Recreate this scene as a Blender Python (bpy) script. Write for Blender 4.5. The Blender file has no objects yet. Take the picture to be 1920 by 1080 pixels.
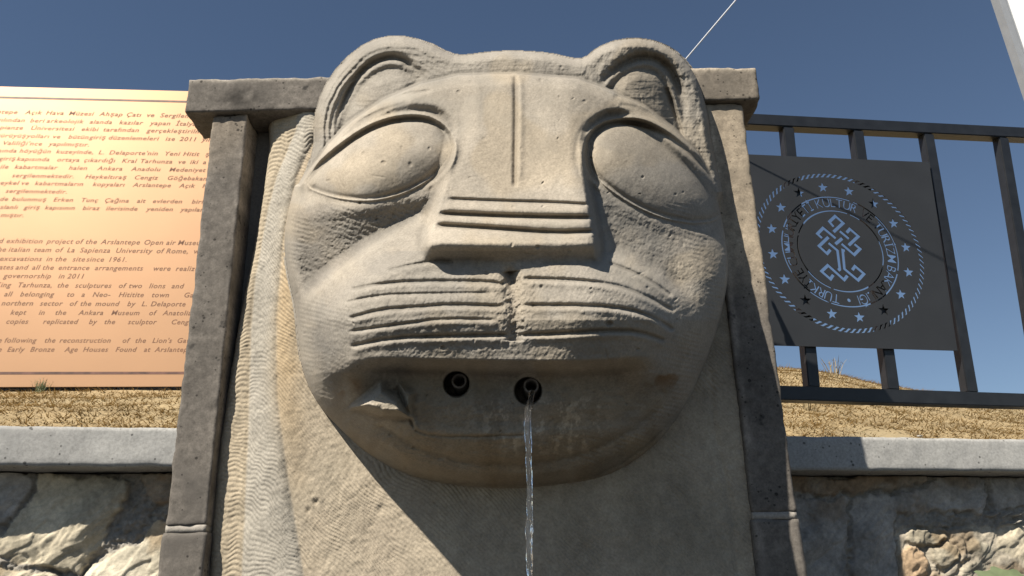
import bpy, math, random
import numpy as np
from mathutils import Vector

random.seed(4)
SC = bpy.context.scene
COL = SC.collection

# ------------------------------------------------------------------ camera
F_PX, TILT, ROLL = 1590.0, math.radians(20.3), math.radians(1.3)
EYE = np.array([0.0, 0.0, 1.5])
cam_data = bpy.data.cameras.new("camera")
cam_data.sensor_width = 36.0
cam_data.lens = 36.0 * F_PX / 1920.0
cam_data.clip_start = 0.05
cam_data.clip_end = 4000
cam = bpy.data.objects.new("camera", cam_data)
COL.objects.link(cam)
fw = Vector((0, math.cos(TILT), math.sin(TILT)))
up0 = Vector((0, -math.sin(TILT), math.cos(TILT)))
rt0 = Vector((1, 0, 0))
rt = rt0 * math.cos(ROLL) - up0 * math.sin(ROLL)
up = rt0 * math.sin(ROLL) + up0 * math.cos(ROLL)
from mathutils import Matrix
m3 = Matrix((rt, up, -fw)).transposed()
cam.matrix_world = Matrix.Translation(Vector(EYE)) @ m3.to_4x4()
SC.camera = cam

# ------------------------------------------------------------------ light
SUN = np.array([0.93, 1.0, -1.48])          # direction the light travels
SUN = SUN / np.linalg.norm(SUN)
world = bpy.data.worlds.new("World")
SC.world = world
world.use_nodes = True
nt = world.node_tree
nt.nodes.clear()
sky = nt.nodes.new("ShaderNodeTexSky")
sky.sky_type = 'NISHITA'
sky.sun_disc = False
sky.sun_elevation = math.asin(-SUN[2])
sky.sun_rotation = math.atan2(-SUN[0], -SUN[1])
sky.altitude = 900
sky.air_density = 1.0
sky.dust_density = 0.25
sky.ozone_density = 1.0
bg = nt.nodes.new("ShaderNodeBackground")
bg.inputs[1].default_value = 0.05
wo = nt.nodes.new("ShaderNodeOutputWorld")
nt.links.new(sky.outputs[0], bg.inputs[0])
nt.links.new(bg.outputs[0], wo.inputs[0])
sl = bpy.data.lights.new("sun", 'SUN')
sl.energy = 5.0
sl.angle = math.radians(0.55)
sl.color = (1.0, 0.93, 0.82)
so = bpy.data.objects.new("sun", sl)
COL.objects.link(so)
so.rotation_euler = Vector(SUN).to_track_quat('-Z', 'Y').to_euler()
so.location = (-6, -8, 12)
SC.view_settings.view_transform = 'Standard'
SC.view_settings.look = 'None'
SC.view_settings.exposure = 0.75
SC.view_settings.gamma = 1.0

# ------------------------------------------------------------------ helpers
def ray(px, py):
    u = (np.asarray(px, float) - 960) / F_PX
    v = (540 - np.asarray(py, float)) / F_PX
    c, s = math.cos(ROLL), math.sin(ROLL)
    u, v = u * c + v * s, -u * s + v * c
    return np.stack([u, math.cos(TILT) - v * math.sin(TILT), math.sin(TILT) + v * math.cos(TILT)], -1)

def at(px, py, Y):
    d = ray(px, py)
    return EYE + d * (np.asarray(Y, float) / d[..., 1])[..., None]

def on_plane(px, py, p0, n):
    d = ray(px, py)
    t = np.dot(np.asarray(p0) - EYE, n) / (d @ np.asarray(n))
    return EYE + d * np.asarray(t)[..., None]

_tab = np.random.RandomState(7).rand(256, 256).astype(np.float32)
def vnoise(x, y, seed=0):
    x = np.asarray(x, np.float64) + seed * 17.31
    y = np.asarray(y, np.float64) + seed * 9.77
    xi = np.floor(x).astype(int); yi = np.floor(y).astype(int)
    fx = x - xi; fy = y - yi
    fx = fx * fx * fx * (fx * (fx * 6 - 15) + 10); fy = fy * fy * fy * (fy * (fy * 6 - 15) + 10)
    a = _tab[xi & 255, yi & 255]; b = _tab[(xi + 1) & 255, yi & 255]
    c = _tab[xi & 255, (yi + 1) & 255]; d = _tab[(xi + 1) & 255, (yi + 1) & 255]
    return (a * (1 - fx) + b * fx) * (1 - fy) + (c * (1 - fx) + d * fx) * fy - 0.5

def fbm(x, y, oct=4, seed=0, gain=0.5):
    r = 0; a = 1.0; f = 1.0
    for k in range(oct):
        ang = 0.6 * k
        xx = x * math.cos(ang) - y * math.sin(ang); yy = x * math.sin(ang) + y * math.cos(ang)
        r = r + a * vnoise(xx * f, yy * f, seed + k * 3)
        a *= gain; f *= 2.03
    return r

def ss(a, b, x):
    t = np.clip((x - a) / (b - a), 0, 1)
    return t * t * (3 - 2 * t)

def seg_dist(X, Y, pts):
    """distance to an open polyline and the fraction along it"""
    best = np.full(X.shape, 1e9); frac = np.zeros(X.shape)
    n = len(pts) - 1
    for i in range(n):
        (x0, y0), (x1, y1) = pts[i], pts[i + 1]
        dx, dy = x1 - x0, y1 - y0
        L = dx * dx + dy * dy + 1e-12
        t = np.clip(((X - x0) * dx + (Y - y0) * dy) / L, 0, 1)
        d = (X - x0 - t * dx) ** 2 + (Y - y0 - t * dy) ** 2
        m = d < best
        best = np.where(m, d, best); frac = np.where(m, (i + t) / n, frac)
    return np.sqrt(best), frac

def poly_sdf(X, Y, pts):
    """positive inside"""
    d, _ = seg_dist(X, Y, list(pts) + [pts[0]])
    ins = np.zeros(X.shape, bool)
    n = len(pts)
    for i in range(n):
        x0, y0 = pts[i]; x1, y1 = pts[(i + 1) % n]
        if y0 == y1: continue
        c = ((y0 > Y) != (y1 > Y)) & (X < (x1 - x0) * (Y - y0) / (y1 - y0) + x0)
        ins ^= c
    return np.where(ins, d, -d)

def smooth_poly(pts, n=2, closed=True):
    p = [tuple(map(float, q)) for q in pts]
    for _ in range(n):
        o = []
        m = len(p)
        if not closed: o.append(p[0])
        for i in range(m if closed else m - 1):
            a = p[i]; b = p[(i + 1) % m]
            o.append((a[0] * .75 + b[0] * .25, a[1] * .75 + b[1] * .25))
            o.append((a[0] * .25 + b[0] * .75, a[1] * .25 + b[1] * .75))
        if not closed: o.append(p[-1])
        p = o
    return p

def groove(X, Y, pts, w, depth, smooth=1, taper=0.08):
    p = smooth_poly(pts, smooth, False) if smooth else pts
    x0 = min(q[0] for q in p) - 4 * w; x1 = max(q[0] for q in p) + 4 * w
    y0 = min(q[1] for q in p) - 4 * w; y1 = max(q[1] for q in p) + 4 * w
    m = (X > x0) & (X < x1) & (Y > y0) & (Y < y1)
    out = np.zeros(X.shape)
    d, f = seg_dist(X[m], Y[m], p)
    tp = np.clip(np.minimum(f, 1 - f) / taper, 0, 1) if taper else 1.0
    out[m] = depth * np.exp(-(d / w) ** 2) * tp
    return out

def mesh_from(name, V, Q, mat, parent=None, tint=None, normals=None, smooth=True, loc=None):
    """V (n,3) world coords, Q (m,4) or (m,3) indices"""
    V = np.asarray(V, np.float64); Q = np.asarray(Q, np.int64)
    used = np.unique(Q)
    remap = np.full(len(V), -1, np.int64); remap[used] = np.arange(len(used))
    V2 = V[used]; Q = remap[Q]
    k = Q.shape[1]
    me = bpy.data.meshes.new(name)
    me.vertices.add(len(V2)); me.vertices.foreach_set("co", V2.astype(np.float32).ravel())
    me.loops.add(Q.size); me.loops.foreach_set("vertex_index", Q.astype(np.int32).ravel())
    me.polygons.add(len(Q))
    me.polygons.foreach_set("loop_start", (np.arange(len(Q)) * k).astype(np.int32))
    me.polygons.foreach_set("use_smooth", np.full(len(Q), smooth))
    me.update(calc_edges=True)
    if tint is not None:
        a = me.color_attributes.new("tint", 'FLOAT_COLOR', 'POINT')
        c = np.ones((len(V2), 4), np.float32); c[:, :3] = np.asarray(tint)[used]
        a.data.foreach_set("color", c.ravel())
    if normals is not None:
        me.normals_split_custom_set_from_vertices(np.asarray(normals)[used].astype(np.float32))
    me.validate()
    me.materials.append(mat)
    return link(name, me, parent)

def link(name, me, parent=None):
    o = bpy.data.objects.new(name, me)
    COL.objects.link(o)
    if parent is not None:
        o.parent = parent
        if parent.type == 'EMPTY': o.matrix_parent_inverse = Matrix.Translation(-Vector(parent.location))
    return o

def thing(name, label, cat, loc=(0, 0, 0), group=None):
    o = bpy.data.objects.new(name, None)
    o.empty_display_size = 0.1
    COL.objects.link(o)
    o.location = loc
    o['label'] = label; o['category'] = cat
    if group: o['group'] = group
    return o

def tag(o, label, cat, group=None):
    o['label'] = label; o['category'] = cat
    if group: o['group'] = group
    return o

def grid_quads(nr, nc, keep=None, flip=False):
    i = np.arange(nr - 1)[:, None] * nc + np.arange(nc - 1)[None, :]
    q = np.stack([i, i + 1, i + nc + 1, i + nc], -1)
    if flip: q = q[..., ::-1]
    q = q.reshape(-1, 4)
    return q if keep is None else q[keep.reshape(-1)]

def grid_normals(P):
    du = np.gradient(P, axis=1); dv = np.gradient(P, axis=0)
    n = np.cross(du, dv)
    n /= np.linalg.norm(n, axis=-1, keepdims=True) + 1e-12
    return n

def stone_box(name, lo, hi, res, r, amp, mat, parent=None, seed=0, frame=None, tint=None, chip=0.0, freq=30.0):
    """a rounded, slightly uneven block; frame = (origin, ex) turns it about z"""
    lo = np.array(lo, float); hi = np.array(hi, float)
    Vs, Qs, base = [], [], 0
    for ax in range(3):
        a, b = [k for k in range(3) if k != ax]
        na = max(2, int((hi[a] - lo[a]) / res)) + 1; nb = max(2, int((hi[b] - lo[b]) / res)) + 1
        na = min(na, 420); nb = min(nb, 420)
        A, B = np.meshgrid(np.linspace(lo[a], hi[a], na), np.linspace(lo[b], hi[b], nb))
        for side in (0, 1):
            P = np.zeros(A.shape + (3,)); P[..., a] = A; P[..., b] = B
            P[..., ax] = hi[ax] if side else lo[ax]
            Vs.append(P.reshape(-1, 3))
            fl = (side == 1) ^ (ax == 1)
            Qs.append(grid_quads(nb, na, flip=not fl) + base); base += A.size
    V = np.concatenate(Vs); Q = np.concatenate(Qs)
    key = np.round(V * 20000).astype(np.int64)
    _, idx, inv = np.unique(key, axis=0, return_index=True, return_inverse=True)
    V = V[idx]; Q = inv.reshape(-1)[Q]
    rr = r * (1 + chip * (fbm(V[:, 0] * 25 + V[:, 1] * 21, V[:, 2] * 25, 3, seed + 5) * 2.0))
    rr = np.maximum(rr, r * .3)[:, None]
    inner = np.clip(V, lo + rr, hi - rr)
    d = V - inner
    n = d / (np.linalg.norm(d, axis=1, keepdims=True) + 1e-12)
    V2 = inner + n * rr
    disp = fbm(V[:, 0] * freq + V[:, 1] * freq * .83, V[:, 2] * freq + V[:, 1] * freq * .57, 4, seed) * amp
    V2 = V2 + n * disp[:, None]
    if frame is not None:
        o, ex = np.array(frame[0]), np.array(frame[1])
        ey = np.array([-ex[1], ex[0], 0])
        V2 = o + V2[:, :1] * ex + V2[:, 1:2] * ey + V2[:, 2:3] * np.array([0, 0, 1])
    t = None
    if tint is not None: t = tint(V2)
    return mesh_from(name, V2, Q, mat, parent, tint=t)

# ------------------------------------------------------------------ materials
def mat_new(name):
    m = bpy.data.materials.new(name); m.use_nodes = True
    n = m.node_tree; n.nodes.clear()
    out = n.nodes.new("ShaderNodeOutputMaterial"); b = n.nodes.new("ShaderNodeBsdfPrincipled")
    n.links.new(b.outputs[0], out.inputs[0])
    return m, n, b

def stone_material(name, c1, c2, c3=None, scale=6.0, grain=140.0, bump=0.25, rough=0.9, use_tint=False,
                   pits=0.0, stain=None, bump_dist=0.002, mottle=0.0):
    m, n, b = mat_new(name)
    N = n.nodes.new; L = n.links.new
    tc = N("ShaderNodeTexCoord")
    def noise(s, d=6, r=0.6):
        q = N("ShaderNodeTexNoise"); q.inputs["Scale"].default_value = s
        q.inputs["Detail"].default_value = d; q.inputs["Roughness"].default_value = r
        L(tc.outputs["Object"], q.inputs["Vector"]); return q
    n1 = noise(scale)
    rmp = N("ShaderNodeValToRGB"); L(n1.outputs[0], rmp.inputs[0])
    e = rmp.color_ramp.elements
    e[0].position = 0.32; e[0].color = (*c1, 1); e[1].position = 0.68; e[1].color = (*c2, 1)
    col = rmp.outputs[0]
    n2 = noise(grain, 3, 0.7)
    mr = N("ShaderNodeMapRange"); L(n2.outputs[0], mr.inputs[0])
    mr.inputs[1].default_value = 0.3; mr.inputs[2].default_value = 0.7
    mr.inputs[3].default_value = 0.80; mr.inputs[4].default_value = 1.16
    mx = N("ShaderNodeMix"); mx.data_type = 'RGBA'; mx.blend_type = 'MULTIPLY'; mx.inputs[0].default_value = 1
    L(col, mx.inputs[6]); L(mr.outputs[0], mx.inputs[7]); col = mx.outputs[2]
    if mottle:
        nm = noise(grain * .28, 4, 0.7)
        mm = N("ShaderNodeMapRange"); L(nm.outputs[0], mm.inputs[0])
        mm.inputs[1].default_value = 0.35; mm.inputs[2].default_value = 0.65
        mm.inputs[3].default_value = 1 - mottle; mm.inputs[4].default_value = 1 + mottle
        mq = N("ShaderNodeMix"); mq.data_type = 'RGBA'; mq.blend_type = 'MULTIPLY'; mq.inputs[0].default_value = 1
        L(col, mq.inputs[6]); L(mm.outputs[0], mq.inputs[7]); col = mq.outputs[2]
    if c3 is not None:
        n3 = noise(scale * 0.45, 5, 0.65)
        r3 = N("ShaderNodeValToRGB"); L(n3.outputs[0], r3.inputs[0])
        r3.color_ramp.elements[0].position = 0.52; r3.color_ramp.elements[0].color = (0, 0, 0, 1)
        r3.color_ramp.elements[1].position = 0.68; r3.color_ramp.elements[1].color = (1, 1, 1, 1)
        m3_ = N("ShaderNodeMix"); m3_.data_type = 'RGBA'
        L(r3.outputs[0], m3_.inputs[0]); L(col, m3_.inputs[6]); m3_.inputs[7].default_value = (*c3, 1)
        col = m3_.outputs[2]
    if stain is not None:
        n4 = noise(stain[1], 4, 0.6)
        r4 = N("ShaderNodeValToRGB"); L(n4.outputs[0], r4.inputs[0])
        r4.color_ramp.elements[0].position = stain[2]; r4.color_ramp.elements[0].color = (0, 0, 0, 1)
        r4.color_ramp.elements[1].position = stain[2] + 0.05; r4.color_ramp.elements[1].color = (1, 1, 1, 1)
        m4 = N("ShaderNodeMix"); m4.data_type = 'RGBA'
        L(r4.outputs[0], m4.inputs[0]); L(col, m4.inputs[6]); m4.inputs[7].default_value = (*stain[0], 1)
        col = m4.outputs[2]
    if pits:
        v = N("ShaderNodeTexVoronoi"); v.inputs["Scale"].default_value = pits
        L(tc.outputs["Object"], v.inputs["Vector"])
        wn = noise(pits * .35, 2, .5)
        ad = N("ShaderNodeMath"); ad.operation = 'SUBTRACT'
        L(v.outputs["Distance"], ad.inputs[0]); L(wn.outputs[0], ad.inputs[1])
        pr = N("ShaderNodeMapRange"); L(ad.outputs[0], pr.inputs[0])
        pr.inputs[1].default_value = -0.45; pr.inputs[2].default_value = -0.38
        pr.inputs[3].default_value = 0.35; pr.inputs[4].default_value = 1.0
        m5 = N("ShaderNodeMix"); m5.data_type = 'RGBA'; m5.blend_type = 'MULTIPLY'; m5.inputs[0].default_value = 1
        L(col, m5.inputs[6]); L(pr.outputs[0], m5.inputs[7]); col = m5.outputs[2]
    if use_tint:
        at_ = N("ShaderNodeAttribute"); at_.attribute_name = "tint"
        m6 = N("ShaderNodeMix"); m6.data_type = 'RGBA'; m6.blend_type = 'MULTIPLY'; m6.inputs[0].default_value = 1
        L(col, m6.inputs[6]); L(at_.outputs["Color"], m6.inputs[7]); col = m6.outputs[2]
    L(col, b.inputs["Base Color"])
    b.inputs["Roughness"].default_value = rough
    b.inputs["Specular IOR Level"].default_value = 0.25
    if bump:
        nb = noise(grain * .7, 6, 0.75)
        bp = N("ShaderNodeBump"); bp.inputs["Strength"].default_value = bump; bp.inputs["Distance"].default_value = bump_dist
        L(nb.outputs[0], bp.inputs["Height"]); L(bp.outputs[0], b.inputs["Normal"])
    return m

M_HEAD = stone_material("carved_limestone", (.305, .268, .217), (.355, .312, .252), (.29, .262, .218), 7, 230, .28, use_tint=True, mottle=.06)
M_MANE = stone_material("tooled_limestone", (.315, .278, .222), (.365, .322, .256), None, 6, 200, .5, use_tint=True, mottle=.07)
M_PIL = stone_material("dark_andesite", (.112, .100, .087), (.158, .141, .122), (.096, .087, .077), 9, 210, .4,
                       use_tint=True, pits=75, mottle=.22, stain=((.045, .042, .038), 13, .66))
M_PANEL = stone_material("recess_stone", (.16, .145, .125), (.2, .18, .155), None, 8, 200, .3)
M_MORTAR = stone_material("mortar", (.26, .24, .21), (.34, .31, .27), None, 20, 200, .6)
M_COPE = stone_material("concrete_coping", (.315, .31, .295), (.375, .37, .35), (.285, .28, .27), 5, 160, .35, use_tint=False, pits=60, mottle=.06)
M_WALL = stone_material("rubble_stone", (.80, .80, .80), (1.0, 1.0, 1.0), None, 9, 120, .5, use_tint=True, bump_dist=.004)
M_GROUND = stone_material("dry_earth", (.30, .225, .122), (.38, .288, .158), (.32, .255, .15), 2.2, 150, .7, bump_dist=.008, mottle=.20)
M_PAVE = stone_material("paving", (.032, .030, .028), (.045, .042, .04), None, 2, 60, .3)

def metal_paint(name, col, rough, spec=.5, metallic=0.0, var=.25, scale=20, bump=0.0):
    m, n, b = mat_new(name)
    N = n.nodes.new; L = n.links.new
    tc = N("ShaderNodeTexCoord"); q = N("ShaderNodeTexNoise")
    q.inputs["Scale"].default_value = scale; q.inputs["Detail"].default_value = 6
    L(tc.outputs["Object"], q.inputs["Vector"])
    r = N("ShaderNodeValToRGB"); L(q.outputs[0], r.inputs[0])
    r.color_ramp.elements[0].position = .3; r.color_ramp.elements[1].position = .75
    r.color_ramp.elements[0].color = (*[c * (1 - var) for c in col], 1)
    r.color_ramp.elements[1].color = (*[min(1, c * (1 + var)) for c in col], 1)
    L(r.outputs[0], b.inputs["Base Color"])
    b.inputs["Roughness"].default_value = rough; b.inputs["Metallic"].default_value = metallic
    b.inputs["Specular IOR Level"].default_value = spec
    if bump:
        bp = N("ShaderNodeBump"); bp.inputs["Strength"].default_value = bump; bp.inputs["Distance"].default_value = .001
        L(q.outputs[0], bp.inputs["Height"]); L(bp.outputs[0], b.inputs["Normal"])
    return m

M_FENCE = metal_paint("black_fence_paint", (.015, .0165, .019), .42, .5, var=.28, scale=25)
M_PLATE = metal_paint("grey_plate_paint", (.026, .028, .031), .55, .4, var=.12, scale=8)
M_COPPER = metal_paint("copper_board", (.35, .205, .112), .46, .5, metallic=.55, var=.03, scale=3)
M_INK = metal_paint("brown_ink", (.165, .078, .042), .6, .3, var=.2, scale=30)
M_BORDER = metal_paint("dark_border", (.11, .05, .035), .5, .4, var=.5, scale=18)
M_WHITE = metal_paint("white_panel", (.8, .8, .8), .4, .5, var=.03)
M_ALU = metal_paint("aluminium", (.32, .33, .34), .45, .5, metallic=.3, var=.08)
M_CORD = metal_paint("white_cord", (.62, .64, .68), .6, .3, var=.1)
M_PIPE = metal_paint("spout_pipe", (.15, .14, .13), .5, .5, metallic=.2, var=.3, scale=60)
M_LEAF = metal_paint("leaf", (.12, .15, .075), .55, .4, var=.3, scale=30)
M_STEM = metal_paint("stem", (.13, .12, .06), .7, .3, var=.2)
M_DRY = metal_paint("dry_stalk", (.24, .19, .11), .8, .2, var=.2)

def water_material():
    m, n, b = mat_new("clear_water")
    b.inputs["Base Color"].default_value = (1, 1, 1, 1)
    b.inputs["Roughness"].default_value = 0.05
    b.inputs["IOR"].default_value = 1.33
    b.inputs["Transmission Weight"].default_value = 0.985
    return m
M_WATER = water_material()

def grass_material():
    m, n, b = mat_new("dry_grass")
    N = n.nodes.new; L = n.links.new
    a = N("ShaderNodeAttribute"); a.attribute_name = "tint"
    L(a.outputs["Color"], b.inputs["Base Color"])
    b.inputs["Roughness"].default_value = .8; b.inputs["Specular IOR Level"].default_value = .15
    return m
M_GRASS = grass_material()

# ------------------------------------------------------------------ setting: ground, mound
def obj_box(name, lo, hi, mat, parent=None, bevel=0.0):
    import bmesh
    bm = bmesh.new()
    bmesh.ops.create_cube(bm, size=1.0)
    for v in bm.verts:
        for k in range(3): v.co[k] = lo[k] + (v.co[k] + .5) * (hi[k] - lo[k])
    if bevel: bmesh.ops.bevel(bm, geom=bm.edges[:], offset=bevel, segments=2, affect='EDGES')
    me = bpy.data.meshes.new(name); bm.to_mesh(me); bm.free(); me.materials.append(mat)
    return link(name, me, parent)

WALL_P = np.array([-0.723, 1.806, 0.0])                     # a point of the coping's front edge line
wall_dir = np.array([1.0, 0.192, 0.0]); wall_dir /= np.linalg.norm(wall_dir)
wall_nrm = np.array([-wall_dir[1], wall_dir[0], 0.0])       # points away from the viewer
Z_COPE = 1.8657

def crest_z(x, y):                                          # skyline of the mound
    q = x / np.maximum(y, 1.0)
    return np.interp(q, [-3, -.62, -.43, 0, .30, .36, .40, .435, .483, .60, .9, 3], [3.6, 4.34, 4.40, 4.70, 4.86, 4.84, 4.76, 4.64, 4.52, 4.30, 3.9, 3.2])
def mound(x, y):
    e = (x - WALL_P[0]) * wall_nrm[0] + (y - WALL_P[1]) * wall_nrm[1]     # distance behind the coping front
    t = np.clip((e - .3) / 10.5, 0, None)
    h = Z_COPE - .03 + (crest_z(x, y) - Z_COPE) * np.where(t < 1, 1 - (1 - np.minimum(t, 1)) ** 1.25, 1.0)
    h = h - np.maximum(t - 1, 0) ** 1.5 * 1.2
    return h + .05 * fbm(x * .8, y * .8, 3, 3) * np.clip(t * 3, 0, 1) + .02 * fbm(x * 5, y * 5, 3, 8) * np.clip(t * 20, 0, 1)

def build_mound():
    us = np.concatenate([np.linspace(-60, -8, 40)[:-1], np.linspace(-8, 10, 260), np.linspace(10, 70, 40)[1:]])
    es = np.concatenate([np.geomspace(.30, 14, 200), np.geomspace(14.3, 60, 40)])
    U, E_ = np.meshgrid(us, es)
    X = WALL_P[0] + wall_dir[0] * U + wall_nrm[0] * E_
    Y = WALL_P[1] + wall_dir[1] * U + wall_nrm[1] * E_
    Z = mound(X, Y)
    o = mesh_from("mound", np.stack([X, Y, Z], -1).reshape(-1, 3), grid_quads(*X.shape), M_GROUND)
    o['kind'] = 'structure'
    g = mesh_from("ground", [(-400, -400, 0), (400, -400, 0), (400, 400, 0), (-400, 400, 0)], [(0, 1, 2, 3)], M_PAVE)
    g['kind'] = 'structure'
build_mound()

def build_grass():
    r = np.random.RandomState(11)
    n = 620000
    u = r.uniform(-8, 11, n)
    e = np.exp(r.uniform(math.log(.37), math.log(12.0), n))
    x = WALL_P[0] + wall_dir[0] * u + wall_nrm[0] * e
    y = WALL_P[1] + wall_dir[1] * u + wall_nrm[1] * e
    dens = fbm(x * 1.7, y * 1.2, 3, 21)
    keep = dens > -.6 + .35 * r.rand(n)
    x, y, e = x[keep], y[keep], e[keep]; n = len(x)
    z = mound(x, y) - .004
    h = r.uniform(.004, .011, n) * (1 + 1.0 * (r.rand(n) < .06)) * (0.8 + .35 * np.sqrt(e))
    a = r.uniform(0, 2 * np.pi, n); lean = r.uniform(1.2, 5.5, n)
    w = r.uniform(.0012, .0030, n) * (0.8 + .35 * np.sqrt(e))
    b = a + np.pi / 2
    p0 = np.stack([x + np.cos(b) * w, y + np.sin(b) * w, z], -1)
    p1 = np.stack([x - np.cos(b) * w, y - np.sin(b) * w, z], -1)
    tip = np.stack([x + np.cos(a) * lean * h, y + np.sin(a) * lean * h, z + h], -1)
    V = np.stack([p0, p1, tip], 1).reshape(-1, 3)
    base = np.array([.41, .315, .178])
    col = base * r.uniform(.7, 1.2, (n, 1)) * (1 + .45 * fbm(x * 2, y * 2, 3, 33)[:, None])
    gr = (r.rand(n) < .04)
    col[gr] = np.array([.22, .21, .10])
    dark = fbm(x * 3, y * 3, 2, 44) > .33
    col[dark] *= .82
    t = np.repeat(col, 3, axis=0)
    nn = np.tile(np.array([0.0, -.35, .94]), (3 * n, 1)) + np.repeat(r.normal(0, .18, (n, 3)), 3, axis=0)
    nn /= np.linalg.norm(nn, axis=1, keepdims=True)
    o = mesh_from("dry_grass", V, np.arange(3 * n).reshape(-1, 3), M_GRASS, tint=t, normals=nn)
    o['kind'] = 'stuff'; tag(o, "short dry yellow grass covering the mound behind the wall", "grass")
build_grass()

# ------------------------------------------------------------------ the lion fountain
fountain = thing("lion_fountain", "pale carved stone lion head fountain in a dark stone frame", "fountain", (-.07, 1.95, 0))

def plane_fill(v): return np.ones((len(v), 3))

def build_head():
    step = 1.3
    px = np.arange(520, 1420, step); py = np.arange(50, 945, step)
    X, Y = np.meshgrid(px, py)
    # --- outlines on the carving
    head = smooth_poly([(850,110),(900,102),(962,97),(1030,101),(1092,116),(1200,150),(1290,230),(1335,320),(1350,385),(1364,440),
        (1370,500),(1362,560),(1345,625),(1322,690),(1288,765),(1235,838),(1150,893),(1060,918),(960,924),(850,916),(760,892),
        (690,850),(640,800),(600,755),(575,700),(566,640),(560,570),(545,510),(539,450),(546,400),(562,345),(600,270),(680,180),(770,130)])
    face_out = smooth_poly([(700,-300),(1240,-300),(1310,100),(1340,300),(1352,385),(1364,440),
        (1370,500),(1362,560),(1345,625),(1322,690),(1288,765),(1235,838),(1150,893),(1060,918),(960,924),(850,916),(760,892),
        (690,850),(640,800),(600,755),(575,700),(566,640),(560,570),(545,510),(539,450),(546,400),(560,345),(590,200),(620,100)])
    below_ridge = [(300,345),(562,348),(585,315),(615,272),(660,229),(720,188),(790,158),(860,142),(965,139),(1085,149),(1150,172),
        (1210,200),(1262,240),(1310,288),(1346,350),(1360,380),(1600,380),(1600,1200),(300,1200)]
    brow = smooth_poly([(560,352),(585,315),(615,272),(660,229),(720,188),(790,158),(860,142),(965,139),(1085,149),(1150,172),(1210,200),
        (1262,240),(1310,288),(1350,352),(1352,368),(1312,318),(1270,278),(1228,240),(1190,216),(1150,205),(1112,222),(1093,252),
        (1092,300),(1100,350),(1112,420),(1120,462),(1119,494),(960,494),(802,488),(799,455),(811,410),(833,335),(848,285),(852,245),
        (838,213),(815,201),(760,199),(702,211),(657,241),(612,287),(575,342)], 1)
    eyeL = smooth_poly([(573,347),(600,316),(640,281),(690,247),(740,229),(790,226),(825,240),(843,270),(838,300),(815,326),(780,349),
        (740,366),(690,375),(640,371),(600,360)])
    eyeR = smooth_poly([(1104,290),(1110,262),(1128,243),(1154,234),(1202,234),(1238,250),(1266,270),(1293,292),(1321,318),(1340,345),
        (1350,375),(1352,400),(1335,413),(1301,416),(1269,412),(1235,403),(1194,385),(1159,364),(1125,337),(1108,312)])
    muzzle = smooth_poly([(806,412),(760,436),(700,468),(640,508),(590,552),(568,585),(575,660),(600,760),(960,800),(1290,760),(1310,660),
        (1295,610),(1270,565),(1230,528),(1180,498),(1140,478),(1110,455)])
    mouth = smooth_poly([(650,682),(720,680),(800,683),(960,686),(1100,687),(1240,676),(1290,680),(1282,735),(1235,788),(1150,815),
        (1000,823),(850,820),(765,806),(690,772),(648,722)], 2)
    toppoly = smooth_poly([(590,225),(605,170),(640,118),(690,79),(742,67),(800,79),(846,103),(870,106),(910,100),(962,97),(1030,101),(1075,112),(1096,112),
        (1120,91),(1160,75),(1215,74),(1260,91),(1291,120),(1312,155),(1327,210),(1335,270),(1362,390),(1290,420),(1180,330),(965,260),(780,330),(640,420),(560,372),(592,280)], 1)

    sd_face = poly_sdf(X, Y, face_out) + 7 * (1 - .6 * ss(1100, 1250, X))
    sd_ridge = poly_sdf(X, Y, below_ridge)
    sd_brow = poly_sdf(X, Y, brow)
    sL = poly_sdf(X, Y, eyeL); sR = poly_sdf(X, Y, eyeR)
    sd_mz = poly_sdf(X, Y, muzzle)
    sd_mo = poly_sdf(X, Y, mouth)
    sd_top = poly_sdf(X, Y, toppoly)

    def rnd(e, p=2.4, q=2.2):
        e = np.clip(e, 0, 1)
        return 1 - (1 - (1 - e) ** p) ** (1 / q)

    # --- face
    Yb = np.interp(Y, [100, 140, 250, 350, 450, 520, 600, 700, 800, 930], [1.585, 1.565, 1.54, 1.515, 1.49, 1.465, 1.445, 1.465, 1.515, 1.56])
    W = 185 + 155 * ss(900, 1200, X)
    rgt = ss(900, 1150, X)
    face = Yb + .33 * (rnd(sd_face / W) * (1 - rgt) + (.95 - .10 * ss(400, 540, Y)) * rnd(sd_face / W, 2.0, 2.0) * rgt) + .30 * rgt * np.clip((8 - sd_face) / 8.0, 0, 1)
    # cheeks draw in under the eyes
    ckl = poly_sdf(X, Y, [(560,392),(640,384),(740,372),(800,356),(845,330),(806,412),(760,436),(700,468),(640,508),(590,552),(560,585),(520,560),(520,400)])
    ckr = poly_sdf(X, Y, [(1110,345),(1180,385),(1260,416),(1340,416),(1380,420),(1380,620),(1295,610),(1270,565),(1230,528),(1180,498),(1140,478),(1122,440)])
    # the hollow deepens from the lid down to the muzzle, then the muzzle steps out again
    dl = ss(-4, 30, ckl) * np.clip((Y - (388 - .16 * (X - 640))) / 110.0, 0, 1)
    dr = ss(-4, 30, ckr) * np.clip((Y - (372 + .35 * (X - 1150))) / 110.0, 0, 1)
    dr = dr * (1 - ss(520, 610, Y)) * (1 - ss(1250, 1340, X))
    face = face + (.085 * dl + .040 * dr) * ss(2, 45, sd_face)
    # brow and nose plate
    ra = np.interp(Y, [140, 210, 300, 380, 455], [.030, .036, .048, .062, .076])
    ra = ra * (1 - ss(452, 496, Y + (X - 960) * -.015)) * (1 - .35 * ss(200, 400, np.abs(X - 965)))
    ra = ra * (1 - .38 * (1 - ss(225, 300, Y)) * (1 - ss(860, 900, X))) * (1 - .18 * (1 - ss(225, 300, Y)) * ss(1060, 1100, X))
    soft = np.where(X < 900, 10.0, 7.5)
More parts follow.
